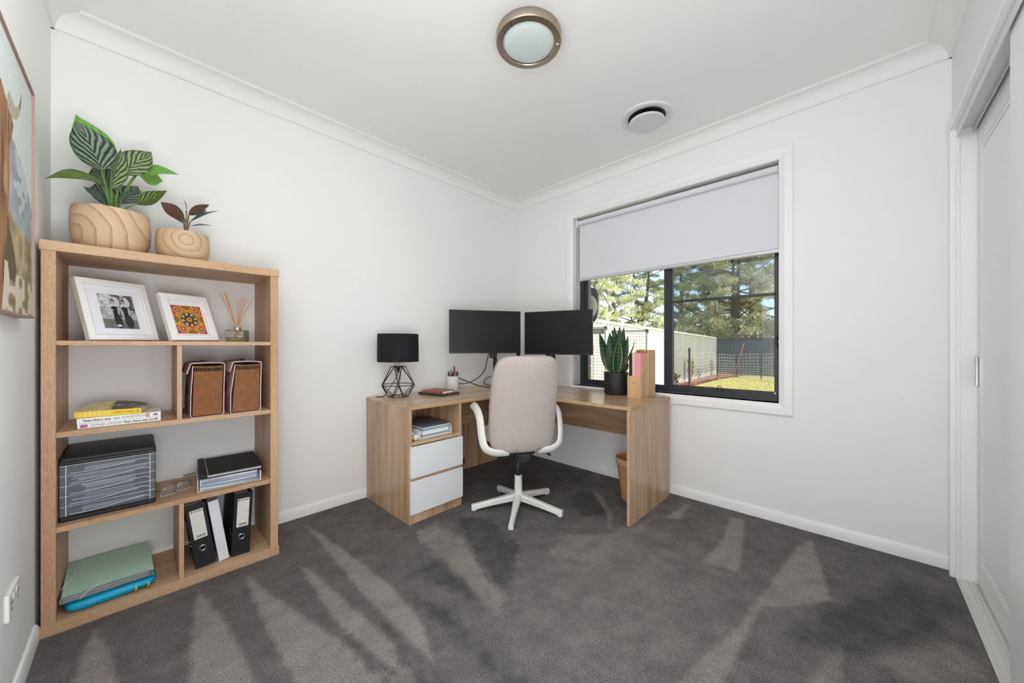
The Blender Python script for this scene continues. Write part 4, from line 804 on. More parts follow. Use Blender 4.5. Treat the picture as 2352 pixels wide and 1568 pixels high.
cv_ = MB(); cv_.box((0, 0, 0), (.197, .150, .001)); cv_.box((0, -.0008, 0), (.197, .0008, .0255), .0004); part(b0, 'cover', cv_, M_yel)
def curl(u, v):
    a = .010*(v**1.5)*(1-u)+.012*v*math.sin(PI*u)*.6; return (u*.197, v*.158, .0262+a*1.6)
me = MB().grid(24, 20, curl).mesh('front_cover'); uu, vv = np.meshgrid(np.linspace(0, 1, 25), np.linspace(0, 1, 21)); uu, vv = uu.ravel(), vv.ravel(); n_ = noise2(uu, vv, 9, 9)
c_ = np.where((uu < .52-.1*vv)[:, None], rgb((226, 212, 150))[0][None]*(.75+.5*n_[:, None]), np.where((n_ > .74)[:, None], rgb((208, 204, 196)), rgb((78, 74, 48))*(.4+1.1*n_[:, None])))
tinted(me, c_); me.materials.append(attr_mat('front_cover_print', .4)); part(b0, 'front_cover', me, None, 'pale and dark green printed front cover', recalc=False)
for i, wd in enumerate(('THE', 'GIRL', 'WHO', 'FELL', 'FROM', 'THE', 'SKY')): letters(b0, 'lettering', wd, .0088, M_paper, (.017+.0135*i, -.0011, .0035), (PI/2, -PI/2, 0), .0002)
spine(b0, 'EMMA CAREY', .114, .0125, .0105, mat('olive_ink', (120, 98, 30), .8)); part(b0, 'publisher_mark', MB().prism([(.180, .013), (.189, .008), (.188, .018)], -.0012, -.0008, 'y'), M_grey)
# ---- five drawer letter tray
t = thing('drawer_tower', 'black desktop drawer tower with five clear drawers full of papers', 'drawer unit', (-2.946, -.35, .421))
part(t, 'lid', MB().box((-.140, .004, .232), (.140, .322, .262), .006).box((-.141, -.002, .232), (.141, .010, .248), .004), M_black)
part(t, 'base', MB().box((-.141, -.002, 0), (.141, .322, .022), .006), M_black)
M_smoke = mat('smoky_side', (56, 54, 58), .25, spec=.6)
part(t, 'back', MB().box((-.139, .314, .02), (.139, .320, .235)), M_smoke)
for x in (-.140, .136): part(t, 'side', MB().box((x, .016, .02), (x+.004, .318, .235)), M_smoke)
M_clr = clear('clear_drawer_plastic', (232, 234, 240), .13, (214, 218, 226), refl=.15, rough=.22)
M_lip = mat('clear_plastic_edge', (206, 210, 220), .2, spec=.7)
pr = random.Random(5)
for k in range(5):
    z = .0235+.0418*k; d = part(t, 'drawer', MB().box((-.137, 0, z), (.137, .003, z+.040)).box((-.134, .003, z), (.134, .30, z+.0015)).box((-.135, .003, z), (-.1335, .30, z+.034)).box((.1335, .003, z), (.135, .30, z+.034)), M_clr, smooth=False)
    part(d, 'grip_highlight', MB().sweep([(-.110, -.002, z+.006), (-.06, -.006, z+.007), (.0, -.009, z+.012), (.06, -.010, z+.021), (.100, -.008, z+.024), (.118, -.004, z+.018)], .0032, .0016, n=8), M_lip)  # pale tube draws the highlight along the curved front lip
    part(d, 'front_edge', MB().box((-.138, -.0015, z+.0385), (.138, .003, z+.0405), .0005).box((.120, -.001, z), (.1225, .003, z+.04)).box((-.1225, -.001, z), (-.120, .003, z+.04)), M_lip)
    for q in range(3):
        zz = z+.003+.0095*q+pr.uniform(0, .002); a = pr.uniform(-.11, -.07); b = pr.uniform(.06, .115)
        if k in (0, 4) and q == 2: continue
        m_ = MB(); m_.M = Matrix.Rotation(pr.uniform(-.03, .03), 4, 'Z'); m_.box((a, .012+pr.uniform(0, .02), zz), (b, .29, zz+pr.choice((.005, .008, .011)))); part(d, 'paper', m_, mat('drawer_paper', pr.choice(((244, 244, 248), (236, 238, 244), (242, 240, 232), (214, 218, 226))), .8), smooth=False)
# ---- safety glasses
t = thing('safety_glasses', 'clear plastic safety glasses lying on the lower shelf', 'glasses', (-2.735, -.235, .421), math.radians(34))
M_gg = clear('clear_lens', (240, 240, 240), .10, (214, 214, 214), refl=.2)
def lens(x0):
    def f(u, v):
        a = (u-.5)*PI*.9; b = v*PI*.5; r = 1; return (x0+.034*math.sin(a), -.020*math.cos(a)*math.cos(b*.6)-.01, .004+.036*math.sin(b))
    return MB().grid(14, 8, f)
for x in (-.036, .036):
    part(t, 'lens', lens(x), M_gg, recalc=False); part(t, 'rim', MB().sweep([(x-.034, -.010, .004), (x-.02, -.028, .003), (x+.02, -.028, .003), (x+.034, -.010, .004), (x+.024, -.018, .034), (x-.024, -.018, .034)], .0014, n=6, closed=True), M_lip)
part(t, 'bridge', MB().sweep([(-.006, -.016, .026), (0, -.020, .030), (.006, -.016, .026)], .003, n=8), M_lip)
for s in (-1, 1): part(t, 'temple_arm', MB().sweep([(s*.068, -.006, .024), (s*.070, .05, .022), (s*.062, .10, .014)], .0035, .0014, n=8, smooth=3), M_gg)
# ---- white binder with loose papers, black album on it
t = thing('white_ring_binder', 'white ring binder lying flat and overflowing with papers under the black album', 'binder', (-2.662, -.352, .421), math.radians(-4))
M_wb = mat('white_binder_vinyl', (228, 226, 226), .4)
part(t, 'cover', MB().box((0, 0, 0), (.258, .318, .003), .001).box((0, 0, .0), (.004, .318, .060), .001).box((.252, 0, .003), (.258, .10, .052), .001), M_wb)
part(t, 'paper_stack', MB().box((.010, .010, .003), (.240, .295, .057)), M_paper, smooth=False)
for k in range(15):
    zz = .0035+.0036*k; m_ = MB(); m_.M = Matrix.Translation((.008+pr.uniform(0, .008), pr.uniform(-.010, .010), zz)) @ Matrix.Rotation(pr.uniform(-.035, .035), 4, 'Z')
    wv_ = pr.uniform(.001, .004); ph = pr.uniform(0, 6); m_.grid(10, 2, lambda u, v: (u*.232, v*.29, .0026+wv_*math.sin(u*5+ph)*.5)); o_ = part(t, 'sheet', m_, mat('loose_sheet', pr.choice(((240, 240, 244), (226, 228, 234), (206, 212, 226), (236, 234, 230), (176, 192, 216))), .7), smooth=True, recalc=False)
for k, (x, y, a) in enumerate(((-.045, .20, .3), (.235, .27, -.2))):
    m_ = MB(); m_.M = Matrix.Translation((x, y, .040+.022*k)) @ Matrix.Rotation(a, 4, 'Z'); m_.box((0, 0, 0), (.05, .035, .0006)); part(t, 'index_tab', m_, M_gg, 'clear plastic tab sticking out', smooth=False)
t = thing('photo_album', 'black photo album lying on the white binder', 'album', (-2.650, -.357, .4835), math.radians(-3))
T = Matrix.Rotation(math.radians(2.5), 4, 'X')
m_ = MB(); m_.M = T; m_.box((.030, 0, .0145), (.250, .296, .0175), .001).box((.0, 0, .0), (.252, .296, .003), .001).box((-.002, -.002, 0), (.026, .298, .022), .004); part(t, 'cover', m_, mat('black_album_cloth', (26, 26, 26), .7, bump=.2, bscale=400))
m_ = MB(); m_.M = T; m_.box((.022, .004, .003), (.246, .290, .0145)); part(t, 'pages', m_, mat('album_pages', (196, 194, 196), .8), smooth=False)
# ---- lever arch binders
M_bb = mat('black_binder_board', (24, 24, 26), .5, bump=.15, bscale=300)
def lever_arch(x, lean, label, logo=True):
    t = thing('lever_arch_binder', label, 'binder', (x, -.352, .0465), 0, 'black lever arch binders on the bottom shelf'); T = Matrix.Rotation(lean, 4, 'Y'); W, H, D = .078, .318, .285
    t.rotation_euler = (0, lean, 0); t.location.z += .0 if lean < 0 else W*math.sin(abs(lean))
    part(t, 'spine', MB().box((0, 0, 0), (W, .003, H), .0012), M_bb)
    for a in (0, W-.003): part(t, 'cover', MB().box((a, .003, 0), (a+.003, D, H), .001), M_bb)
    part(t, 'papers', MB().box((.006, .02, .008), (W-.008, D-.03, .306)), M_paper, smooth=False)
    part(t, 'mechanism', MB().box((.02, .004, .09), (W-.02, .010, .24), .002), M_chrome)
    s = part(t, 'label_sleeve', MB().box((.009, -.0014, .136), (W-.009, -.0002, .300), .0005), mat('clear_sleeve_dark', (48, 48, 54), .2))
    part(s, 'spine_label', MB().box((.014, -.0022, .146), (W-.013, -.0013, .292)), mat('cream_label', (226, 224, 216), .7), smooth=False)
    ln = MB()
    for k in range(7): ln.box((.017, -.0026, .180+.0135*k), (W-.016, -.0021, .1806+.0135*k))
    part(s, 'ruled_lines', ln, mat('label_line_grey', (150, 150, 150), .8), smooth=False)
    bc_ = MB(); xx = .024
    for q in (1, .5, 1.4, .5, .8, 1.2, .5, 1, .6, 1.4, .7): bc_.box((xx, -.0026, .153), (xx+.0018*q, -.0021, .165)); xx += .0018*q+.0016
    part(s, 'barcode', bc_, M_ink, smooth=False)
    lg = MB(); lg.lathe([(0, 0), (.0050, 0)], n=16, caps=False); lg.v = [(p[0]+.021, -.0025, p[1]+.284) for p in lg.v]; part(s, 'logo_mark', lg, mat('orange_mark', (196, 122, 52), .7), smooth=False, recalc=False)
    letters(s, 'lettering', 'OfficeMax', .0088, M_ink, (.0265, -.0024, .284), (PI/2, 0, 0), .0002, bold=.00012)
    rg = MB(); rg.sweep([(W/2+.0125*math.cos(2*PI*k/20), -.0006, .095+.0125*math.sin(2*PI*k/20)) for k in range(20)], .0022, n=8, smooth=0, closed=True); part(t, 'finger_ring', rg, M_chrome)
    hl = MB(); hl.lathe([(0, 0), (.0108, 0)], n=20, caps=False); hl.v = [(p[0]+W/2, -.0003, p[1]+.095) for p in hl.v]; part(t, 'finger_hole', hl, mat('hole_dark', (10, 10, 11), .8), smooth=False, recalc=False)
    rv = MB()
    for z_ in (.10, .12, .20, .22): rv.sweep([(-.0012, .06, z_), (.0002, .06, z_)], .003, n=8, smooth=0)
    part(t, 'rivets', rv, M_chrome, kind='stuff'); return t
lever_arch(-2.667, math.radians(-7.8), 'black lever arch binder leaning against the shelf divider')
wb = thing('white_slim_binder', 'slim white binder leaning between the two black binders', 'binder', (-2.578, -.350, .0465)); wb.rotation_euler = (0, math.radians(-8.2), 0)
part(wb, 'cover', MB().box((0, 0, 0), (.041, .003, .318), .001).box((0, .003, 0), (.002, .27, .318)).box((.039, .003, 0), (.041, .27, .318)), mat('white_binder_board', (226, 228, 234), .4)); part(wb, 'papers', MB().box((.003, .012, .004), (.038, .25, .308)), M_paper, smooth=False)
lever_arch(-2.530, math.radians(2.6), 'black lever arch binder standing nearly upright at the right')
# ---- teal sleeve, green folder, blue notebook
t = thing('laptop_sleeve', 'bright teal zipped laptop sleeve under the green folder', 'laptop sleeve', (-2.945, -.215, .046), math.radians(3))
M_teal = mat('teal_neoprene', (0, 164, 200), .5, bump=.08, bscale=300)
part(t, 'shell', MB().cushion(.272, .322, .042, n=7, fn=lambda x, y, o: (x, y, .0215+o), edge=14, rings=12, seg=72), M_teal, angle=70)
part(t, 'zip', MB().cushion(.2738, .3238, .0035, n=7, fn=lambda x, y, o: (x, y, .0195+o), edge=12, rings=5, seg=72), mat('zip_teal_dark', (8, 104, 126), .6))
M_gold = mat('brass_pull', (176, 150, 62), .35, metal=.8)
for x in (.068, .106):
    zp = part(t, 'zip_slider', MB().box((x-.005, -.166, .018), (x+.005, -.158, .026), .002), M_chrome); part(zp, 'zip_pull', MB().cushion(.013, .024, .003, n=3, fn=lambda a, b, o, x=x: (x+a, -.168+o, .008+b), seg=20, rings=4), M_gold)
part(t, 'cord', MB().sweep([(.068, -.166, .024), (.087, -.169, .019), (.106, -.166, .024)], .0012, n=6), M_tape)
t = thing('blue_notebook', 'blue patterned notebook edge showing beneath the green folder', 'notebook', (-2.945, -.21, .0895), math.radians(2))
part(t, 'cover', MB().box((-.10, -.145, 0), (.132, .150, .0012)).box((-.10, -.145, .0065), (.132, .150, .0077)), mat('blue_pattern_cover', (78, 98, 140), .5, vary=.8, vscale=130)); part(t, 'pages', MB().box((-.098, -.143, .0012), (.130, .148, .0065)), M_paper, smooth=False)
t = thing('expanding_folder', 'translucent green plastic folder on the teal sleeve', 'folder', (-2.950, -.205, .0975), math.radians(2))
M_grn = clear('green_translucent_poly', (196, 214, 204), .75, (184, 214, 196), refl=.1, rough=.35); M_rim = mat('folder_white_band', (232, 234, 232), .5)
top = lambda x, y: .030+.010*(y+.16)/.32-.006*(x < -.12)
for k in range(6):
    z = .0005+.0052*k; part(t, 'leaf_pocket', MB().grid(10, 8, lambda u, v, z=z: (-.132+.264*u, -.163+.326*v, z+.0016*k*v+.001*math.sin(6*u+k))), M_grn if k < 5 else mat('folder_green_face', (184, 216, 196), .45), recalc=False)
part(t, 'gusset', MB().box((-.131, -.166, .0), (.118, -.160, .024), .003), clear('folder_edge_clear', (216, 220, 220), .45, (186, 190, 194), refl=.2))
part(t, 'spine_fold', MB().sweep([(-.133, -.162, .013), (-.133, .16, .019)], .006, .013, n=10, smooth=0), clear('folder_fold_clear', (220, 224, 222), .4, (190, 196, 194), refl=.2))
part(t, 'elastic', MB().sweep([(-.030, -.150, .0335), (-.062, -.171, .026), (-.085, -.172, .004)], .0014, n=6, smooth=3), M_rim, 'white corner elastic')
part(t, 'elastic', MB().sweep([(-.138, -.08, .022), (-.128, -.06, .034), (-.110, -.02, .0355), (-.108, .06, .038), (-.132, .075, .038)], .0014, n=6, smooth=2), M_rim, 'white corner elastic')
# ---- wall things on the left
cx = -3.105; t = thing('canvas_picture', 'framed cow picture hanging on the left wall above the outlet', 'picture', (RX, -1.19, 1.24))
def cow(u, v):
    y, z = -1.69+1.0*u, 1.24+.748*v; n1 = noise2(u, v, 6, 21); n2 = noise2(u, v, 24, 22); st = noise2(u*4, v*.45, 16, 23); st2 = noise2(u*9, v*.5, 18, 24)
    C = rgb((206, 212, 210))[0][None]*(.97+.06*n1[:, None]); mtn = np.interp(y, [-1.69, -1.2, -.976, -.91, -.806, -.694], [1.60, 1.66, 1.735, 1.728, 1.69, 1.60]) 
    m_ = z < mtn; C[m_] = (rgb((160, 168, 172))[0][None]*(.78+.4*n2[:, None]))[m_]; sn = m_ & (n1+n2*.5 > .95) & (z > 1.42); C[sn] = rgb((186, 194, 198))
    gr = z < 1.50-.10*(y+.85)+.03*(n1-.5); G = rgb((132, 118, 84))[0][None]*(1-n2[:, None])+rgb((196, 184, 150))[0][None]*n2[:, None]; C[gr] = G[gr]; dk = gr & (n1 > .62) & (z > 1.33); C[dk] = rgb((98, 92, 66))
    pale = gr & (z < 1.33+.05*n1) & (n2 > .45); C[pale] = rgb((208, 200, 180))
    zz = [1.24, 1.324, 1.419, 1.447, 1.523, 1.63, 1.669, 1.709, 1.755, 1.799, 1.811, 1.832, 1.85, 1.86]; bb = [-1.08, -1.05, -1.041, -1.021, -1.006, -.991, -1.001, -.991, -.954, -.938, -.949, -1.001, -1.05, -1.131]
    ed = np.interp(z, zz, bb)+.012*(st-.5); cw = (y < ed) & (z < 1.862-.05*((y+1.35)/.3)**2+.02*st); B = rgb((96, 66, 46))[0][None]*(1-st[:, None])+rgb((170, 128, 92))[0][None]*st[:, None]; B = B*(.72+.55*st2[:, None]); C[cw] = B[cw]
    hx, hz = np.array([-.99, -.955, -.92, -.885, -.862, -.846]), np.array([1.822, 1.818, 1.822, 1.842, 1.872, 1.912])
    for k in range(60):
        s = k/59*5; i = min(int(s), 4); f = s-i; px, pz = hx[i]+(hx[i+1]-hx[i])*f, hz[i]+(hz[i+1]-hz[i])*f; C[np.hypot(y-px, z-pz) < .026*(1-k/62)+.002] = rgb((176, 168, 146)) if k < 45 else rgb((120, 112, 104))
    ear = (((y+1.035)/.022)**2+((z-1.60)/.045)**2 < 1); C[ear] = rgb((176, 142, 106)); return C
M_cow = attr_mat('canvas_print', .75, .2, .12, (240, 240, 50)); R90 = Matrix(((0, -1, 0, .0295), (1, 0, 0, -.5), (0, 0, 1, 0), (0, 0, 0, 1)))
bitmap(t, 'canvas', 1.0, .748, 300, 230, cow, M_cow, R90, 'photograph of a shaggy brown highland cow before grey hills')
part(t, 'stretcher', MB().box((0, -.498, .002), (.028, .498, .746)), M_mdf)
M_pk = mat('rosy_frame_wood', (158, 132, 120), .5)
for a, b in (((0, .5005, -.004), (.036, .5045, .752)), ((0, -.5045, -.004), (.036, -.5005, .752)), ((0, -.5045, -.0045), (.036, .5045, -.0005)), ((0, -.5045, .7485), (.036, .5045, .7525))): part(t, 'frame_strip', MB().box(a, b, .0006), M_pk)
t = thing('power_outlet', 'white double power outlet low on the left wall', 'power outlet', (RX, -.785, .352))
part(t, 'plate', MB().box((0, -.072, -.040), (.0095, .072, .040), .002), mat('outlet_white', (236, 236, 230), .35))
M_slot = mat('slot_dark', (92, 76, 66), .7)
for s in (-1, 1):
    part(t, 'switch', MB().box((.0095, s*.022-.006, .012), (.0115, s*.022+.006, .030), .001), M_plas_w)
    part(t, 'socket_slots', MB().box((.0096, s*.042-.010, .004), (.0103, s*.042-.004, .012)).box((.0096, s*.042+.004, .004), (.0103, s*.042+.010, .012)).box((.0096, s*.042-.0018, -.016), (.0103, s*.042+.0018, -.006)), M_slot, smooth=False)
# ------------------------------------------------------------------ corner desk
WAL = dict(dark=(158, 126, 96), midc=(190, 157, 124), light=(212, 180, 148), rough=.22, streak=7., fine=80., spec=.45)
M_dz, M_dx, M_dy = wood('desk_veneer_vertical', axis='z', **WAL), wood('desk_veneer_long', axis='x', **WAL), wood('desk_veneer_cross', axis='y', **WAL)
M_edge = wood('desk_edge_band', axis='x', dark=(176, 140, 100), midc=(192, 156, 116), light=(204, 170, 130), rough=.45)
dk = thing('corner_desk', 'L shaped oak corner desk with two white drawers at its left end', 'desk', (-.85, -.60, 0))
T1, T0 = .755, .733
part(dk, 'desktop', A(dk).box((-1.678, -.642, T0), (-.725, -.020, T1), .0012), M_dx)
part(dk, 'desktop', A(dk).prism([(-.725, -.020), (-.725, -.70), (-.725, -1.666), (-.062, -1.666), (-.030, -1.60), (-.030, -.020)], T0, T1), M_dy)
e = A(dk).box((-1.679, -.6432, T0), (-.726, -.6415, T1)); e.box((-.7262, -1.6672, T0), (-.7245, -.642, T1)); e.box((-.726, -1.6675, T0), (-.062, -1.6655, T1)); part(dk, 'edge_band', e, M_edge)
part(dk, 'side_panel', A(dk).box((-1.674, -.636, 0), (-1.654, -.022, T0), .001), M_dz)
part(dk, 'side_panel', A(dk).box((-1.272, -.630, .0), (-1.252, -.03, T0), .001), M_dz)
part(dk, 'end_panel', A(dk).box((-.722, -1.660, 0), (-.068, -1.638, T0), .001), M_dz)
part(dk, 'shelf', A(dk).box((-1.654, -.630, .500), (-1.272, -.05, .520), .001), M_dx)
part(dk, 'back_panel', A(dk).box((-1.654, -.046, .05), (-1.272, -.034, T0)), M_dz)
part(dk, 'kick_board', A(dk).box((-1.654, -.632, 0), (-1.272, -.614, .066), .001), M_dz)
part(dk, 'rail', A(dk).box((-1.654, -.630, .268), (-1.272, -.60, .296), .001), M_dx)
part(dk, 'modesty_panel', A(dk).box((-.062, -1.638, .40), (-.044, -.06, T0), .001), M_dy)
part(dk, 'modesty_panel', A(dk).box((-1.252, -.062, .42), (-.062, -.046, T0), .001), M_dx)
part(dk, 'corner_leg', A(dk).box((-.715, -.064, 0), (-.060, -.046, .42), .001).box((-.062, -.70, 0), (-.044, -.06, .40), .001) if False else A(dk).box((-.78, -.066, 0), (-.36, -.046, .42), .001), M_dz)
part(dk, 'hinge_bracket', A(dk).box((-.792, -.070, .055), (-.778, -.058, .105), .002), M_black)
M_drw = mat('white_drawer_front', (233, 235, 236), .38, spec=.4)
for za, zb in ((.297, .497), (.066, .276)):
    d = part(dk, 'drawer', A(dk).box((-1.669, -.652, za), (-1.256, -.634, zb), .0015), M_drw, 'white handleless drawer front')
    part(d, 'drawer_box', A(dk).box((-1.645, -.634, za+.02), (-1.282, -.10, zb-.03)), M_drw, smooth=False)
# ---- office chair
ch = thing('office_chair', 'pale beige fabric office chair with white arms and star base at the desk', 'chair', (-1.0, -.955, 0), math.radians(58-90))
M_cf = mat('beige_chair_fabric', (188, 177, 170), .95, spec=.1, bump=.35, bscale=420, vary=.13, vscale=170, sheen=.15); M_cw = mat('chair_white_plastic', (230, 229, 224), .38); M_cd = mat('chair_dark_plastic', (34, 35, 38), .5)
def back(x, y, o):
    z = .752+y*1.02; w_ = 1-.10*max(0, y/.32)**2-.02*abs(min(0, y/.32))**2; yy = -.20-.075*(y/.32)-.02*(y/.32)**2+.05*(x/.23)**2
    return (x*w_, yy-o, z)
part(ch, 'backrest', MB().cushion(.462, .636, .066, n=6.5, fn=back, rings=12, seg=88, edge=7), M_cf, angle=60)
sm = MB(); sm.sweep([back(.2325*math.copysign(abs(math.cos(a))**(2/6.5), math.cos(a)), .3195*math.copysign(abs(math.sin(a))**(2/6.5), math.sin(a)), -.012) for a in [2*PI*k/72 for k in range(72)]], .0024, n=6, smooth=0, closed=True)
part(ch, 'piping', sm, M_cf, angle=60)
def seat(x, y, o):
    q = (y-.03)/.24; return (x, y+.10, .50+o-.012*(x/.24)**2*(-1)-.045*max(0, q)**3)
part(ch, 'seat', MB().cushion(.49, .45, .085, n=5, fn=seat, rings=10, seg=72, edge=6), M_cf, angle=60)
part(ch, 'seat_pan', MB().cushion(.42, .40, .035, n=4, fn=lambda x, y, o: (x, y+.07, .450+o), rings=6, seg=48), M_cd)
for s in (-1, 1):
    P = [(s*.10, -.13, .432), (s*.19, -.135, .436), (s*.258, -.128, .470), (s*.278, -.105, .545), (s*.284, -.070, .640), (s*.290, -.025, .684), (s*.296, .06, .706), (s*.300, .165, .708), (s*.300, .20, .702)]
    part(ch, 'armrest', MB().sweep(P, .028, .0145, n=14, smooth=5, ref=(0, 0, 1) if False else (s*1., 0, .05)), M_cw, angle=60)
part(ch, 'mechanism', MB().box((-.055, -.15, .372), (.055, .10, .436), .012).box((-.095, -.10, .395), (.095, .03, .436), .01).box((-.045, -.19, .36), (.045, -.10, .425), .018), M_cd)
part(ch, 'lever', MB().sweep([(.05, .0, .405), (.16, -.02, .398), (.20, -.035, .380), (.225, -.045, .362)], .0055, .0055, n=8, taper=(.8, 1.5)), M_black)
part(ch, 'bolt', MB().sweep([(.07, -.246, .47), (.07, -.238, .47)], .006, n=10), M_chrome); part(ch, 'bolt', MB().sweep([(-.07, -.246, .47), (-.07, -.238, .47)], .006, n=10), M_chrome)
part(ch, 'gas_column', MB().lathe([(.014, .20), (.014, .385)], n=24), mat('dark_chrome', (120, 124, 128), .25, metal=1))
part(ch, 'column_collar', MB().lathe([(.019, .226), (.019, .236), (.015, .240)], n=24), M_black)
part(ch, 'column_cover', MB().lathe([(.040, .052), (.036, .085), (.0285, .118), (.0265, .228), (.022, .230)], n=36), M_cw)
base_rz = math.radians(71)-ch.rotation_euler.z
for k in range(5):
    a = base_rz+2*PI*k/5; m_ = MB(); m_.M = Matrix.Rotation(a, 4, 'Z'); n = 12; V = []
    for i in range(n+1):
        t = i/n; r = .018+.312*t; w_ = .034*(1-t)**1.6+.021; zt = .104-.062*t**.9-.0*t+.0; zb = .052*(1-t)**.8+.004; zb = max(.004, .060*(1-t)**.7-.003) if t < .93 else .004; zt = max(zt, .036)
        w_ = .0165+.013*(1-t)**2; V += [(r, -w_*.9, zb), (r, -w_, zt-.010), (r, -w_*.62, zt), (r, w_*.62, zt), (r, w_, zt-.010), (r, w_*.9, zb)]
    F = [(6*i+j, 6*i+(j+1) % 6, 6*i+6+(j+1) % 6, 6*i+6+j) for i in range(n) for j in range(6)]+[tuple(range(6)), tuple(6*n+j for j in range(6))[::-1]]
    m_.add(V, F); lg = part(ch, 'base_leg', m_, M_cw, angle=40)
    g_ = MB(); g_.M = Matrix.Rotation(a, 4, 'Z'); g_.lathe([(.014, .0), (.016, .002), (.014, .012)], c=(.312, 0, 0), n=14); part(lg, 'glide', g_, M_plas_w)
# ---- table lamp
lp = thing('table_lamp', 'black geometric wire table lamp with a black drum shade', 'lamp', (-1.490, -.157, T1))
M_shade = mat('black_shade_fabric', (33, 33, 36), .8, spec=.2, bump=.1, bscale=400)
part(lp, 'shade', MB().lathe([(.150, .270), (.152, .268), (.1495, .476), (.1475, .478), (.1465, .476), (.149, .272)], n=64, caps=False), M_shade)
part(lp, 'shade_lining', MB().lathe([(.1475, .272), (.1455, .474)], n=48, caps=False), mat('shade_lining_white', (208, 206, 202), .7))
part(lp, 'stem', MB().lathe([(.007, .225), (.007, .31), (.016, .312), (.016, .37), (.0, .37)], n=18), M_steel)
w = MB(); n6 = 6; tp_ = [(.052*math.cos(PI/3*k+.52), .052*math.sin(PI/3*k+.52), .230) for k in range(n6)]; md = [(.134*math.cos(PI/3*k+.05), .134*math.sin(PI/3*k+.05), .092) for k in range(n6)]; bt = [(.074*math.cos(PI/3*k+.55), .074*math.sin(PI/3*k+.55), .004) for k in range(n6)]
for k in range(n6):
    for a, b in ((tp_[k], tp_[(k+1) % n6]), (md[k], md[(k+1) % n6]), (bt[k], bt[(k+1) % n6]), (tp_[k], md[k]), (tp_[k], md[(k+1) % n6]), (md[k], bt[k]), (md[(k+1) % n6], bt[k])): w.sweep([a, b], .0027, n=7, smooth=0)
for k in (0, 2, 4): w.sweep([tp_[k], (0, 0, .228)], .0025, n=6, smooth=0)
part(lp, 'wire_frame', w, M_blackm)
part(lp, 'lamp_holder', MB().lathe([(.017, .228), (.011, .196), (.004, .180)], n=18), M_black)
part(lp, 'cord', MB().sweep([(0, 0, .185), (-.02, .01, .13), (-.06, .03, .06), (-.095, .05, .006), (-.13, .09, .004)], .0028, n=7), M_black)
# ---- notebook stack, pens
t = thing('tablet_folio', 'dark grey tablet folio lying under the tan notebook', 'folio', (-1.262, -.405, T1), math.radians(9))
part(t, 'shell', MB().box((0, 0, 0), (.196, .275, .006), .003).box((0, 0, .0065), (.196, .275, .017), .004), mat('charcoal_folio', (58, 62, 64), .6)); 
t = thing('tan_notebook', 'tan leather notebook with an elastic band and ribbon on the dark folio', 'notebook', (-1.245, -.390, T1+.0172), math.radians(14))
M_tan = mat('tan_leather', (152, 88, 64), .5, bump=.1, bscale=300)
part(t, 'cover', MB().box((0, 0, 0), (.150, .212, .002), .0008).box((0, 0, .0165), (.150, .212, .0190), .0008).box((0, 0, 0), (.003, .212, .019), .001), M_tan); part(t, 'pages', MB().box((.003, .003, .002), (.146, .209, .0165)), M_pages if False else M_paper, smooth=False)
part(t, 'elastic', MB().box((.122, -.001, -.0002), (.129, .213, .0002+.0195), .0003), mat('tan_elastic', (150, 78, 52), .7)); part(t, 'ribbon', MB().sweep([(.045, .01, .010), (.047, -.006, .008), (.052, -.028, -.012), (.057, -.044, -.0165)], .003, .0006, n=6, smooth=3), mat('ochre_ribbon', (206, 142, 82), .7))
pc = (-.948, -.115); t = thing('pen_cup', 'white ribbed cup full of pens beside the tan notebook', 'cup', (pc[0], pc[1], T1))
rb = MB(); V = []; n = 144
prof = [(.050, 0), (.0515, .004), (.0515, .118), (.0505, .122), (.0475, .121), (.0475, .010), (.0, .008)]
for r, z in prof:
    for k in range(n): q = r-(.0009 if (k % 3 == 0 and r > .051) else 0) if r > 0 else 0; V.append((q*math.cos(2*PI*k/n), q*math.sin(2*PI*k/n), z))
rb.add(V, [(i*n+k, i*n+(k+1) % n, (i+1)*n+(k+1) % n, (i+1)*n+k) for i in range(len(prof)-1) for k in range(n)]+[tuple(range(n))[::-1]])
part(t, 'cup', rb, mat('cup_white', (228, 228, 222), .5))
PENS = [('black', (34, 36, 36), 'leftmost dark pen in the white cup'), ('orange', (226, 140, 58), 'orange highlighter pen at the left of the white cup'), ('blue', (72, 116, 196), 'blue capped pen at the back left of the white cup'), ('green', (150, 196, 84), 'lime green pen in the white cup'),
  ('purple', (104, 66, 138), 'purple pen in the middle of the white cup'), ('black tall', (28, 30, 34), 'tallest black marker standing in the white cup'), ('red', (196, 42, 54), 'red pen right of the tall black marker in the cup'), ('dark green', (14, 104, 84), 'dark green pen at the right of the white cup'),
  ('black', (30, 30, 32), 'rightmost black pen in the white cup'), ('dark red', (150, 48, 46), 'dark red pen low in the front of the cup'), ('violet', (86, 78, 176), 'violet pen behind the tall black marker in the cup'), ('ink black', (26, 28, 30), 'short black pen front and centre in the cup'), ('graphite', (58, 60, 58), 'graphite grey pen at the front left of the cup')]
PX = [-.040, -.027, -.018, -.008, .004, .012, .018, .034, .043, -.004, .010, .006, -.030]; PH = [.158, .165, .171, .163, .168, .206, .176, .165, .160, .150, .168, .148, .152]; PY = [.002, -.012, .020, -.020, .010, .004, -.008, -.004, .004, -.032, .024, -.036, -.028]
RT_ = Vector((math.sin(math.radians(43.56)), -math.cos(math.radians(43.56)), 0)); FW_ = Vector((math.cos(math.radians(43.56)), math.sin(math.radians(43.56)), 0))
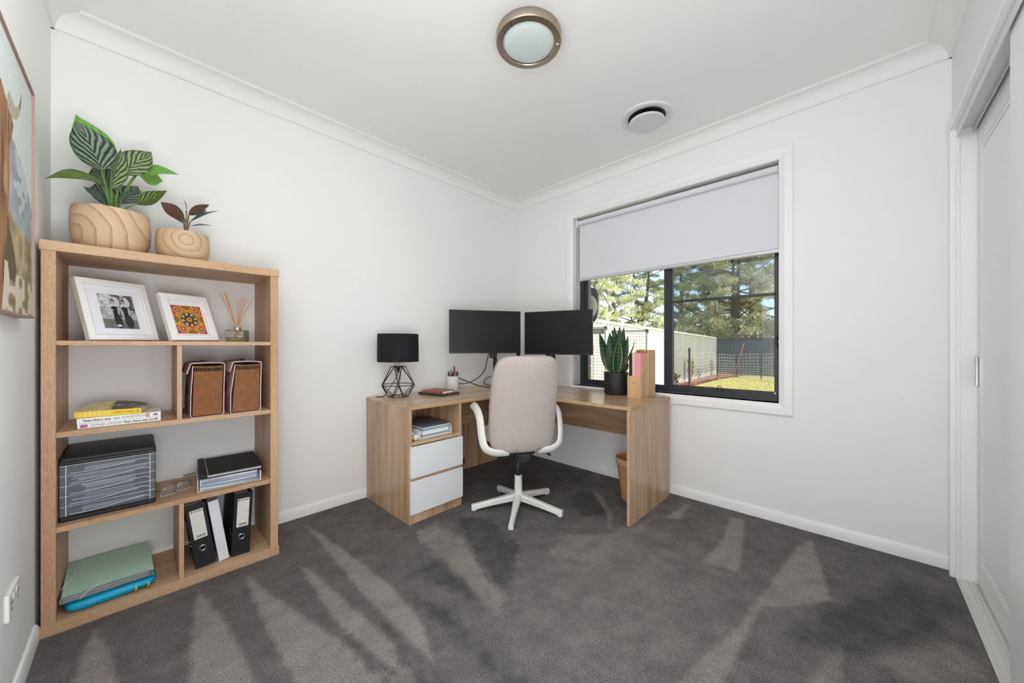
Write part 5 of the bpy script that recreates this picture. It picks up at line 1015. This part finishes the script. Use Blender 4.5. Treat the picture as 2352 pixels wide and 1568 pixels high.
for (nm, c, lb), q, h_, f_ in zip(PENS, PX, PH, PY):
    tq = RT_*q+FW_*f_; bq = tq*.55; p = thing('pen', lb, 'pen', (pc[0]+bq.x, pc[1]+bq.y, T1+.0095), 0, 'pens in the white cup'); d = Vector((tq.x-bq.x, tq.y-bq.y, h_-.0095))
    part(p, 'barrel', MB().sweep([(0, 0, 0), d*.12, d*.72], .0045, n=9, smooth=0), mat('pen_barrel', c if 'black' in nm else (206, 206, 204), .35)); part(p, 'cap', MB().sweep([d*.72, d*.97, d], .0052, n=9, smooth=0, taper=(1, .8)).box(tuple(d*.8+Vector((.004, -.001, 0))), tuple(d*.97+Vector((.008, .001, 0)))), mat('pen_cap_'+nm.replace(' ', '_'), c, .35))
# ---- monitors on arms
M_scr = mat('matte_black_screen', (11, 12, 13), .42, spec=.35); M_bez = mat('monitor_black', (19, 19, 21), .4)
def monitor(L, R, label):
    L, R = Vector(L), Vector(R); d = R-L; W = Vector((d.x, d.y, 0)).length; a = math.atan2(d.y, d.x); z0 = (L.z+R.z)/2
    t = thing('monitor', label, 'monitor', (L.x, L.y, z0), a, 'twin monitors on the corner desk'); H = .360
    part(t, 'casing', MB().box((0, .004, 0), (W, .020, H), .003).box((W*.14, .020, .05), (W*.86, .046, H-.05), .014), M_bez)
    part(t, 'bezel', MB().box((0, 0, 0), (W, .006, .017), .001).box((0, 0, .017), (.006, .006, H), .001).box((W-.006, 0, .017), (W, .006, H), .001).box((.006, 0, H-.006), (W-.006, .006, H), .001), M_bez)
    part(t, 'screen', MB().box((.006, .0015, .017), (W-.006, .005, H-.006)), M_scr, smooth=False)
    lg = MB(); c = (W/2, -.0004, .0085); lg.sweep([(c[0]-.014+.004*math.cos(2*PI*k/14), c[1], c[2]+.004*math.sin(2*PI*k/14)) for k in range(14)], .0006, n=4, smooth=0, closed=True); part(t, 'logo_ring', lg, M_grey)
    letters(t, 'lettering', 'LG', .007, M_grey, (c[0]-.007, -.0004, .0085), (PI/2, 0, 0), .0002)
    part(t, 'mount_plate', MB().box((W/2-.05, .046, H/2-.05), (W/2+.05, .056, H/2+.05), .003), M_black); return t
m1 = monitor((-1.111, -.287, 1.083), (-.577, -.586, 1.077), 'left monitor with its cable hanging against the wall')
m2 = monitor((-.577, -.632, 1.071), (-.403, -1.194, 1.070), 'right monitor in front of the window')
t = thing('monitor_stand', 'black twin monitor arm clamped at the desk corner', 'monitor arm', (-.44, -.43, T1)); o = A(t)
part(t, 'base', A(t).box((-.50, -.49, T1), (-.38, -.37, T1+.02), .004), M_black); part(t, 'pole', A(t).sweep([(-.44, -.43, T1+.02), (-.44, -.43, 1.10)], .0175, n=18), M_black)
def mon_pt(m, fx, off, z):
    a = m.rotation_euler.z; W = .60; return Vector((m.location.x+math.cos(a)*W*fx-math.sin(a)*off, m.location.y+math.sin(a)*W*fx+math.cos(a)*off, z))
for m_, fx in ((m1, .68), (m2, .38)):
    q = mon_pt(m_, fx, .10, 0)
    part(t, 'arm', A(t).sweep([(-.44, -.43, .86), (q.x, q.y, .86)], .020, .014, n=10).sweep([(q.x, q.y, .84), (q.x, q.y, 1.27)], .016, n=12), M_black)
    r_ = mon_pt(m_, fx, .058, 0); part(t, 'head', A(t).sweep([(q.x, q.y, 1.255), (r_.x, r_.y, 1.255)], .022, n=12), M_black)
for m_, fx, of in ((m1, .68, .035), (m2, .38, .035)):
    q = mon_pt(m_, fx-.05, of+.03, 0); part(t, 'cable_bracket', A(t).box((q.x-.02, q.y-.02, 1.035), (q.x+.03, q.y+.02, 1.115), .008), M_black)
# ---- cables and dock on the desk
def cable(name, pts, r, label, m_=M_black): return solo(name, MB().sweep(pts, r, n=7, smooth=6), m_, label, 'cable')
cable('power_cable', [(-.76, -.40, 1.10), (-.735, -.33, 1.02), (-.735, -.30, .93), (-.77, -.25, .86), (-.84, -.20, .815), (-.885, -.14, .806), (-.925, -.055, .825), (-.935, -.03, .855), (-.918, -.03, .882), (-.885, -.06, .868), (-.83, -.13, .832), (-.76, -.22, .79), (-.68, -.31, .766), (-.60, -.38, .764)], .0042, 'thick black cable drooping from the left monitor behind the pen cup')
cable('video_cable', [(-.70, -.42, 1.085), (-.685, -.40, 1.03), (-.66, -.40, .985), (-.62, -.42, .93), (-.58, -.46, .88)], .0025, 'thin black cable hanging under the left monitor')
cable('usb_cable', [(-.60, -.40, .90), (-.66, -.36, .885), (-.72, -.31, .855), (-.745, -.30, .815), (-.72, -.33, .793), (-.66, -.38, .786), (-.60, -.42, .79)], .0038, 'black cable looping from behind the chair to the dock')
cable('charger_cable', [(-.68, -.37, .787), (-.65, -.375, .815), (-.61, -.39, .828), (-.56, -.43, .82), (-.52, -.48, .80)], .0038, 'black cable coiled on top of the dock')
cable('thin_cable', [(-.60, -.42, .85), (-.585, -.42, .872), (-.56, -.44, .868), (-.55, -.46, .84), (-.52, -.50, .795)], .0022, 'thin black wire curling above the dock')
t = thing('docking_station', 'dark grey docking station with cables at the back of the desk', 'dock', (-.645, -.435, T1), math.radians(-38))
part(t, 'body', MB().box((-.07, -.035, .004), (.12, .045, .028), .006), mat('dock_grey', (62, 66, 72), .45)); part(t, 'port_block', MB().box((.02, -.065, .0), (.10, -.03, .036), .006), M_black); part(t, 'foot', MB().box((-.06, -.03, 0), (.11, .04, .004)), M_black)
part(t, 'plug', MB().sweep([(-.07, .0, .015), (-.105, .005, .012)], .008, n=10), M_black)
# ---- snake plant
sp = thing('snake_plant', 'snake plant in a black ribbed pot at the window end of the desk', 'potted plant', (-.205, -1.290, T1))
V = []; n = 150; prof = [(.080, 0), (.088, .004), (.0925, .014), (.0945, .172), (.0935, .177), (.0885, .177), (.0875, .150), (.0, .148)]; rb = MB()
for r, z in prof:
    for k in range(n): q = r-(.0016 if (k % 3 == 0 and r > .09) else 0); V.append((q*math.cos(2*PI*k/n), q*math.sin(2*PI*k/n), z))
rb.add(V, [(i*n+k, i*n+(k+1) % n, (i+1)*n+(k+1) % n, (i+1)*n+k) for i in range(len(prof)-1) for k in range(n)]+[tuple(range(n))[::-1]])
part(sp, 'pot', rb, mat('black_ribbed_pot', (27, 27, 29), .5)); part(sp, 'soil', MB().lathe([(0, .152), (.087, .152), (.087, .146), (0, .146)], n=40), mat('soil_dark_coarse', (48, 40, 32), .95, bump=.6, bscale=60))
SN = leaf_mat('snake_leaf', (34, 62, 38), (46, 76, 46), (36, 64, 38), 11, .5, .42); SP = leaf_mat('snake_leaf_pale_edge', (34, 62, 40), (48, 78, 48), (206, 196, 132), 10, .5, .42)
SNK = [((-.24, -1.267, .91), (-.27, -1.176, 1.250), .088, (-.85, .1, .3), SN, -.06, .35), ((-.25, -1.290, .91), (-.275, -1.272, 1.252), .088, (-.9, -.3, .1), SN, .02, .35), ((-.20, -1.28, .91), (-.18, -1.263, 1.303), .080, (-.9, -.4, .0), SN, .03, .3), ((-.22, -1.309, .91), (-.23, -1.335, 1.298), .085, (-.8, -.6, .0), SN, .02, .35),
  ((-.19, -1.305, .91), (-.15, -1.330, 1.296), .070, (-.8, -.5, .0), SN, .02, .3), ((-.2, -1.318, .91), (-.17, -1.376, 1.224), .060, (-.7, -.7, .0), SN, .04, .3), ((-.22, -1.33, .91), (-.24, -1.474, 1.206), .052, (-.45, .35, .8), SP, -.14, .5), ((-.26, -1.285, .91), (-.295, -1.240, 1.068), .05, (-.9, -.2, .2), SP, -.05, .3),
  ((-.205, -1.325, .91), (-.17, -1.362, 1.040), .05, (-.3, -.8, .0), SP, .30, .5), ((-.25, -1.312, .91), (-.272, -1.347, 1.208), .072, (-.75, -.65, .1), SP, .05, .45), ((-.255, -1.30, .91), (-.285, -1.312, 1.10), .06, (-.9, -.4, .1), SN, .0, .4)]
for b, tp, w_, n_, m_, bd, fo in SNK: leaf(sp, b, tp, w_, n_, m_, bd, fo, 0, .42, .95, nt=20)
# ---- magazine file with folders
mf = thing('magazine_file', 'bamboo magazine file at the right end of the desk', 'magazine file', (-.312, -1.546, T1), math.radians(-4))
BAM = dict(dark=(196, 154, 112), midc=(212, 172, 128), light=(224, 188, 146), rough=.5, streak=8., fine=60.)
M_bam = wood('bamboo_ply', axis='z', **BAM); D, Wd, Hh, Hf = .222, .110, .356, .162; th = .006
side = [(0, 0), (D, 0), (D, Hh), (.130, Hh), (.0, Hf)]
for yy in (0, Wd-th): part(mf, 'side_panel', MB().prism(side, yy, yy+th, 'y'), M_bam, smooth=False)
fr = MB(); fr.add([(0, th, 0), (0, Wd-th, 0), (0, Wd-th, Hf), (0, th, Hf)], []); nq = 20; cy_, cz_, rr_ = Wd*.50, .108, .0105
circ = [(cy_+rr_*math.cos(2*PI*k/nq+PI/4*5), cz_+rr_*math.sin(2*PI*k/nq+PI/4*5)) for k in range(nq)]; fr = MB()
for x in (0, th):
    fr.v += [(x, th, 0), (x, Wd-th, 0), (x, Wd-th, Hf), (x, th, Hf)]+[(x, a, b) for a, b in circ]
for s_ in (0, 1):
    b = s_*(4+nq)
    for c in range(4):
        for k in range(nq//4): fr.f.append((b+c, b+4+(c*nq//4+k) % nq, b+4+(c*nq//4+k+1) % nq))
        fr.f.append((b+c, b+4+((c+1)*nq//4) % nq, b+(c+1) % 4))
for c in range(4): fr.f.append((c, (c+1) % 4, 4+nq+(c+1) % 4, 4+nq+c))
for k in range(nq): fr.f.append((4+k, 4+(k+1) % nq, 8+nq+(k+1) % nq, 8+nq+k))
part(mf, 'front_panel', fr, M_bam, smooth=False)
part(mf, 'back_panel', MB().box((D-th, th, 0), (D, Wd-th, Hh)), M_bam); part(mf, 'floor_panel', MB().box((th, th, 0), (D-th, Wd-th, .006)), M_bam)
letters(mf, 'lettering', 'kado', .016, mat('burnt_mark', (190, 146, 100), .7), (-.0006, .052, .022), (PI/2, 0, -PI/2), .0003)
def folder(yl, w_, h_, d_, c, label, nm):
    t = thing('document_folder', label, 'folder', (-.312, -1.546, T1), math.radians(-4), 'folders in the bamboo magazine file'); m_ = mat(nm, c, .55)
    part(t, 'cover', MB().box((.012, yl, .0065), (.012+d_, yl+.0015, h_)).box((.012, yl+w_-.0015, .0065), (.012+d_, yl+w_, h_)).box((.010, yl, .0065), (.012, yl+w_, h_), .0005), m_, smooth=False); part(t, 'papers', MB().box((.014, yl+.002, .008), (.010+d_, yl+w_-.002, h_-.004)), M_paper, smooth=False)
folder(.078, .024, .332, .20, (38, 36, 40), 'black folder at the left inside the bamboo file', 'black_folder_card')
folder(.054, .0225, .334, .19, (246, 192, 188), 'pink folder spine beside the black folder in the file', 'pink_folder_spine')
folder(.008, .045, .334, .20, (238, 164, 160), 'wide pink folder against the right side of the file', 'pink_folder_card')
# ---- cubby contents
t = thing('letter_tray', 'white letter tray holding books in the open desk cubby', 'tray', (-1.575, -.600, .520), math.radians(2))
sd = lambda x: MB().prism([(0, 0), (.30, 0), (.30, .064), (.025, .064), (.008, .056), (0, .04)], x, x+.004, 'x')
for x in (0, .262): part(t, 'side', sd(x), M_plas_w)
part(t, 'floor', MB().box((0, 0, 0), (.266, .30, .004)), M_plas_w)
def flat_book(z, h_, cov, pg, label, w_=.215, d_=.285, dx=.022, cat='book', pat=None, spin=0.):
    q = thing('notepad' if pat else 'hardback_book', label, cat, (-1.575+dx, -.604, .520+z), math.radians(2+spin), 'books lying in the letter tray')
    part(q, 'cover', MB().box((0, 0, 0), (w_, d_, .002)).box((0, 0, h_-.002), (w_, d_, h_)), cov, smooth=False); part(q, 'pages', MB().box((.001, .001, .002), (w_-.002, d_-.001, h_-.002)), pg, smooth=False); return q
M_tq = mat('aqua_cover', (124, 172, 176), .5); M_gc = mat('grey_blue_cover', (128, 146, 160), .5)
flat_book(.0045, .013, M_tq, M_paper, 'thin aqua notebook at the bottom of the letter tray'); flat_book(.018, .007, M_gc, M_pages, 'thin grey blue book second from the bottom of the tray', spin=.4)
flat_book(.0255, .030, M_gc, M_paper, 'thick white paged planner in the letter tray'); flat_book(.056, .010, M_tq, mat('aqua_pages', (176, 200, 206), .7), 'aqua book under the speckled pad', spin=-.5)
flat_book(.0665, .011, mat('speckled_pad_cover', (108, 114, 128), .6, vary=.75, vscale=240), M_paper, 'speckled grey pad on top of the letter tray', w_=.22, cat='notepad', pat=1, spin=-1.)
solo('ribbon_marker', MB().sweep([(-1.545, -.602, .568), (-1.540, -.607, .55), (-1.528, -.608, .527)], .004, .0006, n=6, smooth=3), M_paper, 'white ribbon hanging over the front of the planner', 'ribbon')
t = thing('spread_jar', 'small orange jar with a white lid at the left of the cubby', 'jar', (-1.642, -.575, .520)); part(t, 'jar', MB().lathe([(.016, 0), (.024, .006), (.029, .020), (.030, .032), (.0, .032)], n=28), mat('orange_jar', (232, 150, 24), .3)); part(t, 'lid', MB().lathe([(.031, .032), (.031, .056), (.029, .059), (0, .059)], n=28), M_plas_w); part(t, 'label_band', MB().lathe([(.0314, .036), (.0314, .044)], n=28, caps=False), M_grey)
t = thing('white_bottle', 'small white capped bottle lying beside the letter tray', 'bottle', (-1.600, -.570, .5395), math.radians(14)); part(t, 'body', MB().sweep([(0, .01, 0), (0, .085, 0)], .019, n=20), M_plas_w); part(t, 'cap', MB().sweep([(0, -.018, 0), (0, .010, 0)], .0185, n=24), mat('cap_white', (240, 240, 238), .35))
t = thing('aqua_box', 'slim aqua box at the far left of the cubby', 'box', (-1.645, -.50, .520)); part(t, 'carton', MB().box((-.006, 0, 0), (.012, .06, .085), .001), M_tq); part(t, 'flap', MB().box((-.006, 0, .085), (.012, .06, .087)), M_paper)
# ---- waste bin
t = thing('waste_bin', 'tapered bent wood waste bin under the desk', 'bin', (-.300, -1.485, 0))
part(t, 'body', MB().lathe([(.088, .0), (.092, .004), (.120, .262), (.122, .268), (.118, .268), (.090, .008), (0, .006)], n=48), wood('bin_veneer', axis='z', dark=(162, 118, 78), midc=(186, 140, 98), light=(200, 156, 112), rough=.5, streak=4))
part(t, 'rim_band', MB().lathe([(.1205, .272), (.1285, .268), (.131, .306), (.129, .310), (.125, .308), (.1185, .275)], n=48), wood('bin_rim_veneer', axis='z', dark=(176, 130, 88), midc=(200, 156, 112), light=(212, 170, 126), rough=.5, streak=4)); part(t, 'liner', MB().lathe([(.086, .012), (.1145, .262), (.1245, .304)], n=48, caps=False), mat('orange_wood_inside', (204, 128, 66), .6))
# ---- ceiling light and vent
t = thing('ceiling_light', 'round brushed nickel ceiling light with frosted glass', 'ceiling light', (-1.509, -1.503, RZ))
part(t, 'housing', MB().lathe([(.158, 0), (.163, -.003), (.163, -.037), (.160, -.042), (.132, -.044), (.129, -.040), (.129, -.005)], n=72, caps=False), M_steel)
part(t, 'diffuser', MB().lathe([(.1305, -.034), (.120, -.042), (.097, -.050), (.055, -.056), (.0, -.058)], n=56, caps=False), mat('frosted_glass', (214, 224, 224), .25, spec=.5))
for k in range(3): part(t, 'clip_screw', MB().box((-.002, -.152, -.0475), (.002, -.137, -.0425)).at((0, 0, 0)), M_chrome).rotation_euler = (0, 0, 2*PI*k/3+.75)
t = thing('ceiling_vent', 'round white ceiling air vent with a lowered disc', 'vent', (-.475, -1.66, RZ))
part(t, 'ring', MB().lathe([(.118, -.002), (.121, -.008), (.150, -.014), (.163, -.010), (.166, -.001), (.166, 0), (.118, 0)], n=64, caps=False), mat('vent_white', (226, 226, 224), .5))
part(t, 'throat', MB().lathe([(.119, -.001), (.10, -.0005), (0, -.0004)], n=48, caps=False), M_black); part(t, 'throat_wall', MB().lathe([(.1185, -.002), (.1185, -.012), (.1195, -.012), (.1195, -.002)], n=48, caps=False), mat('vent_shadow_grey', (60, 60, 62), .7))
part(t, 'disc', MB().lathe([(.0, -.030), (.108, -.030), (.115, -.034), (.1165, -.040), (.112, -.046), (0, -.048)], n=64), mat('vent_disc_white', (222, 221, 222), .5))
part(t, 'spindle', MB().lathe([(.012, 0), (.012, -.032)], n=16), M_black)
part(t, 'bridge_bar', MB().box((-.118, -.008, -.012), (.118, .008, -.004), .002), M_black)
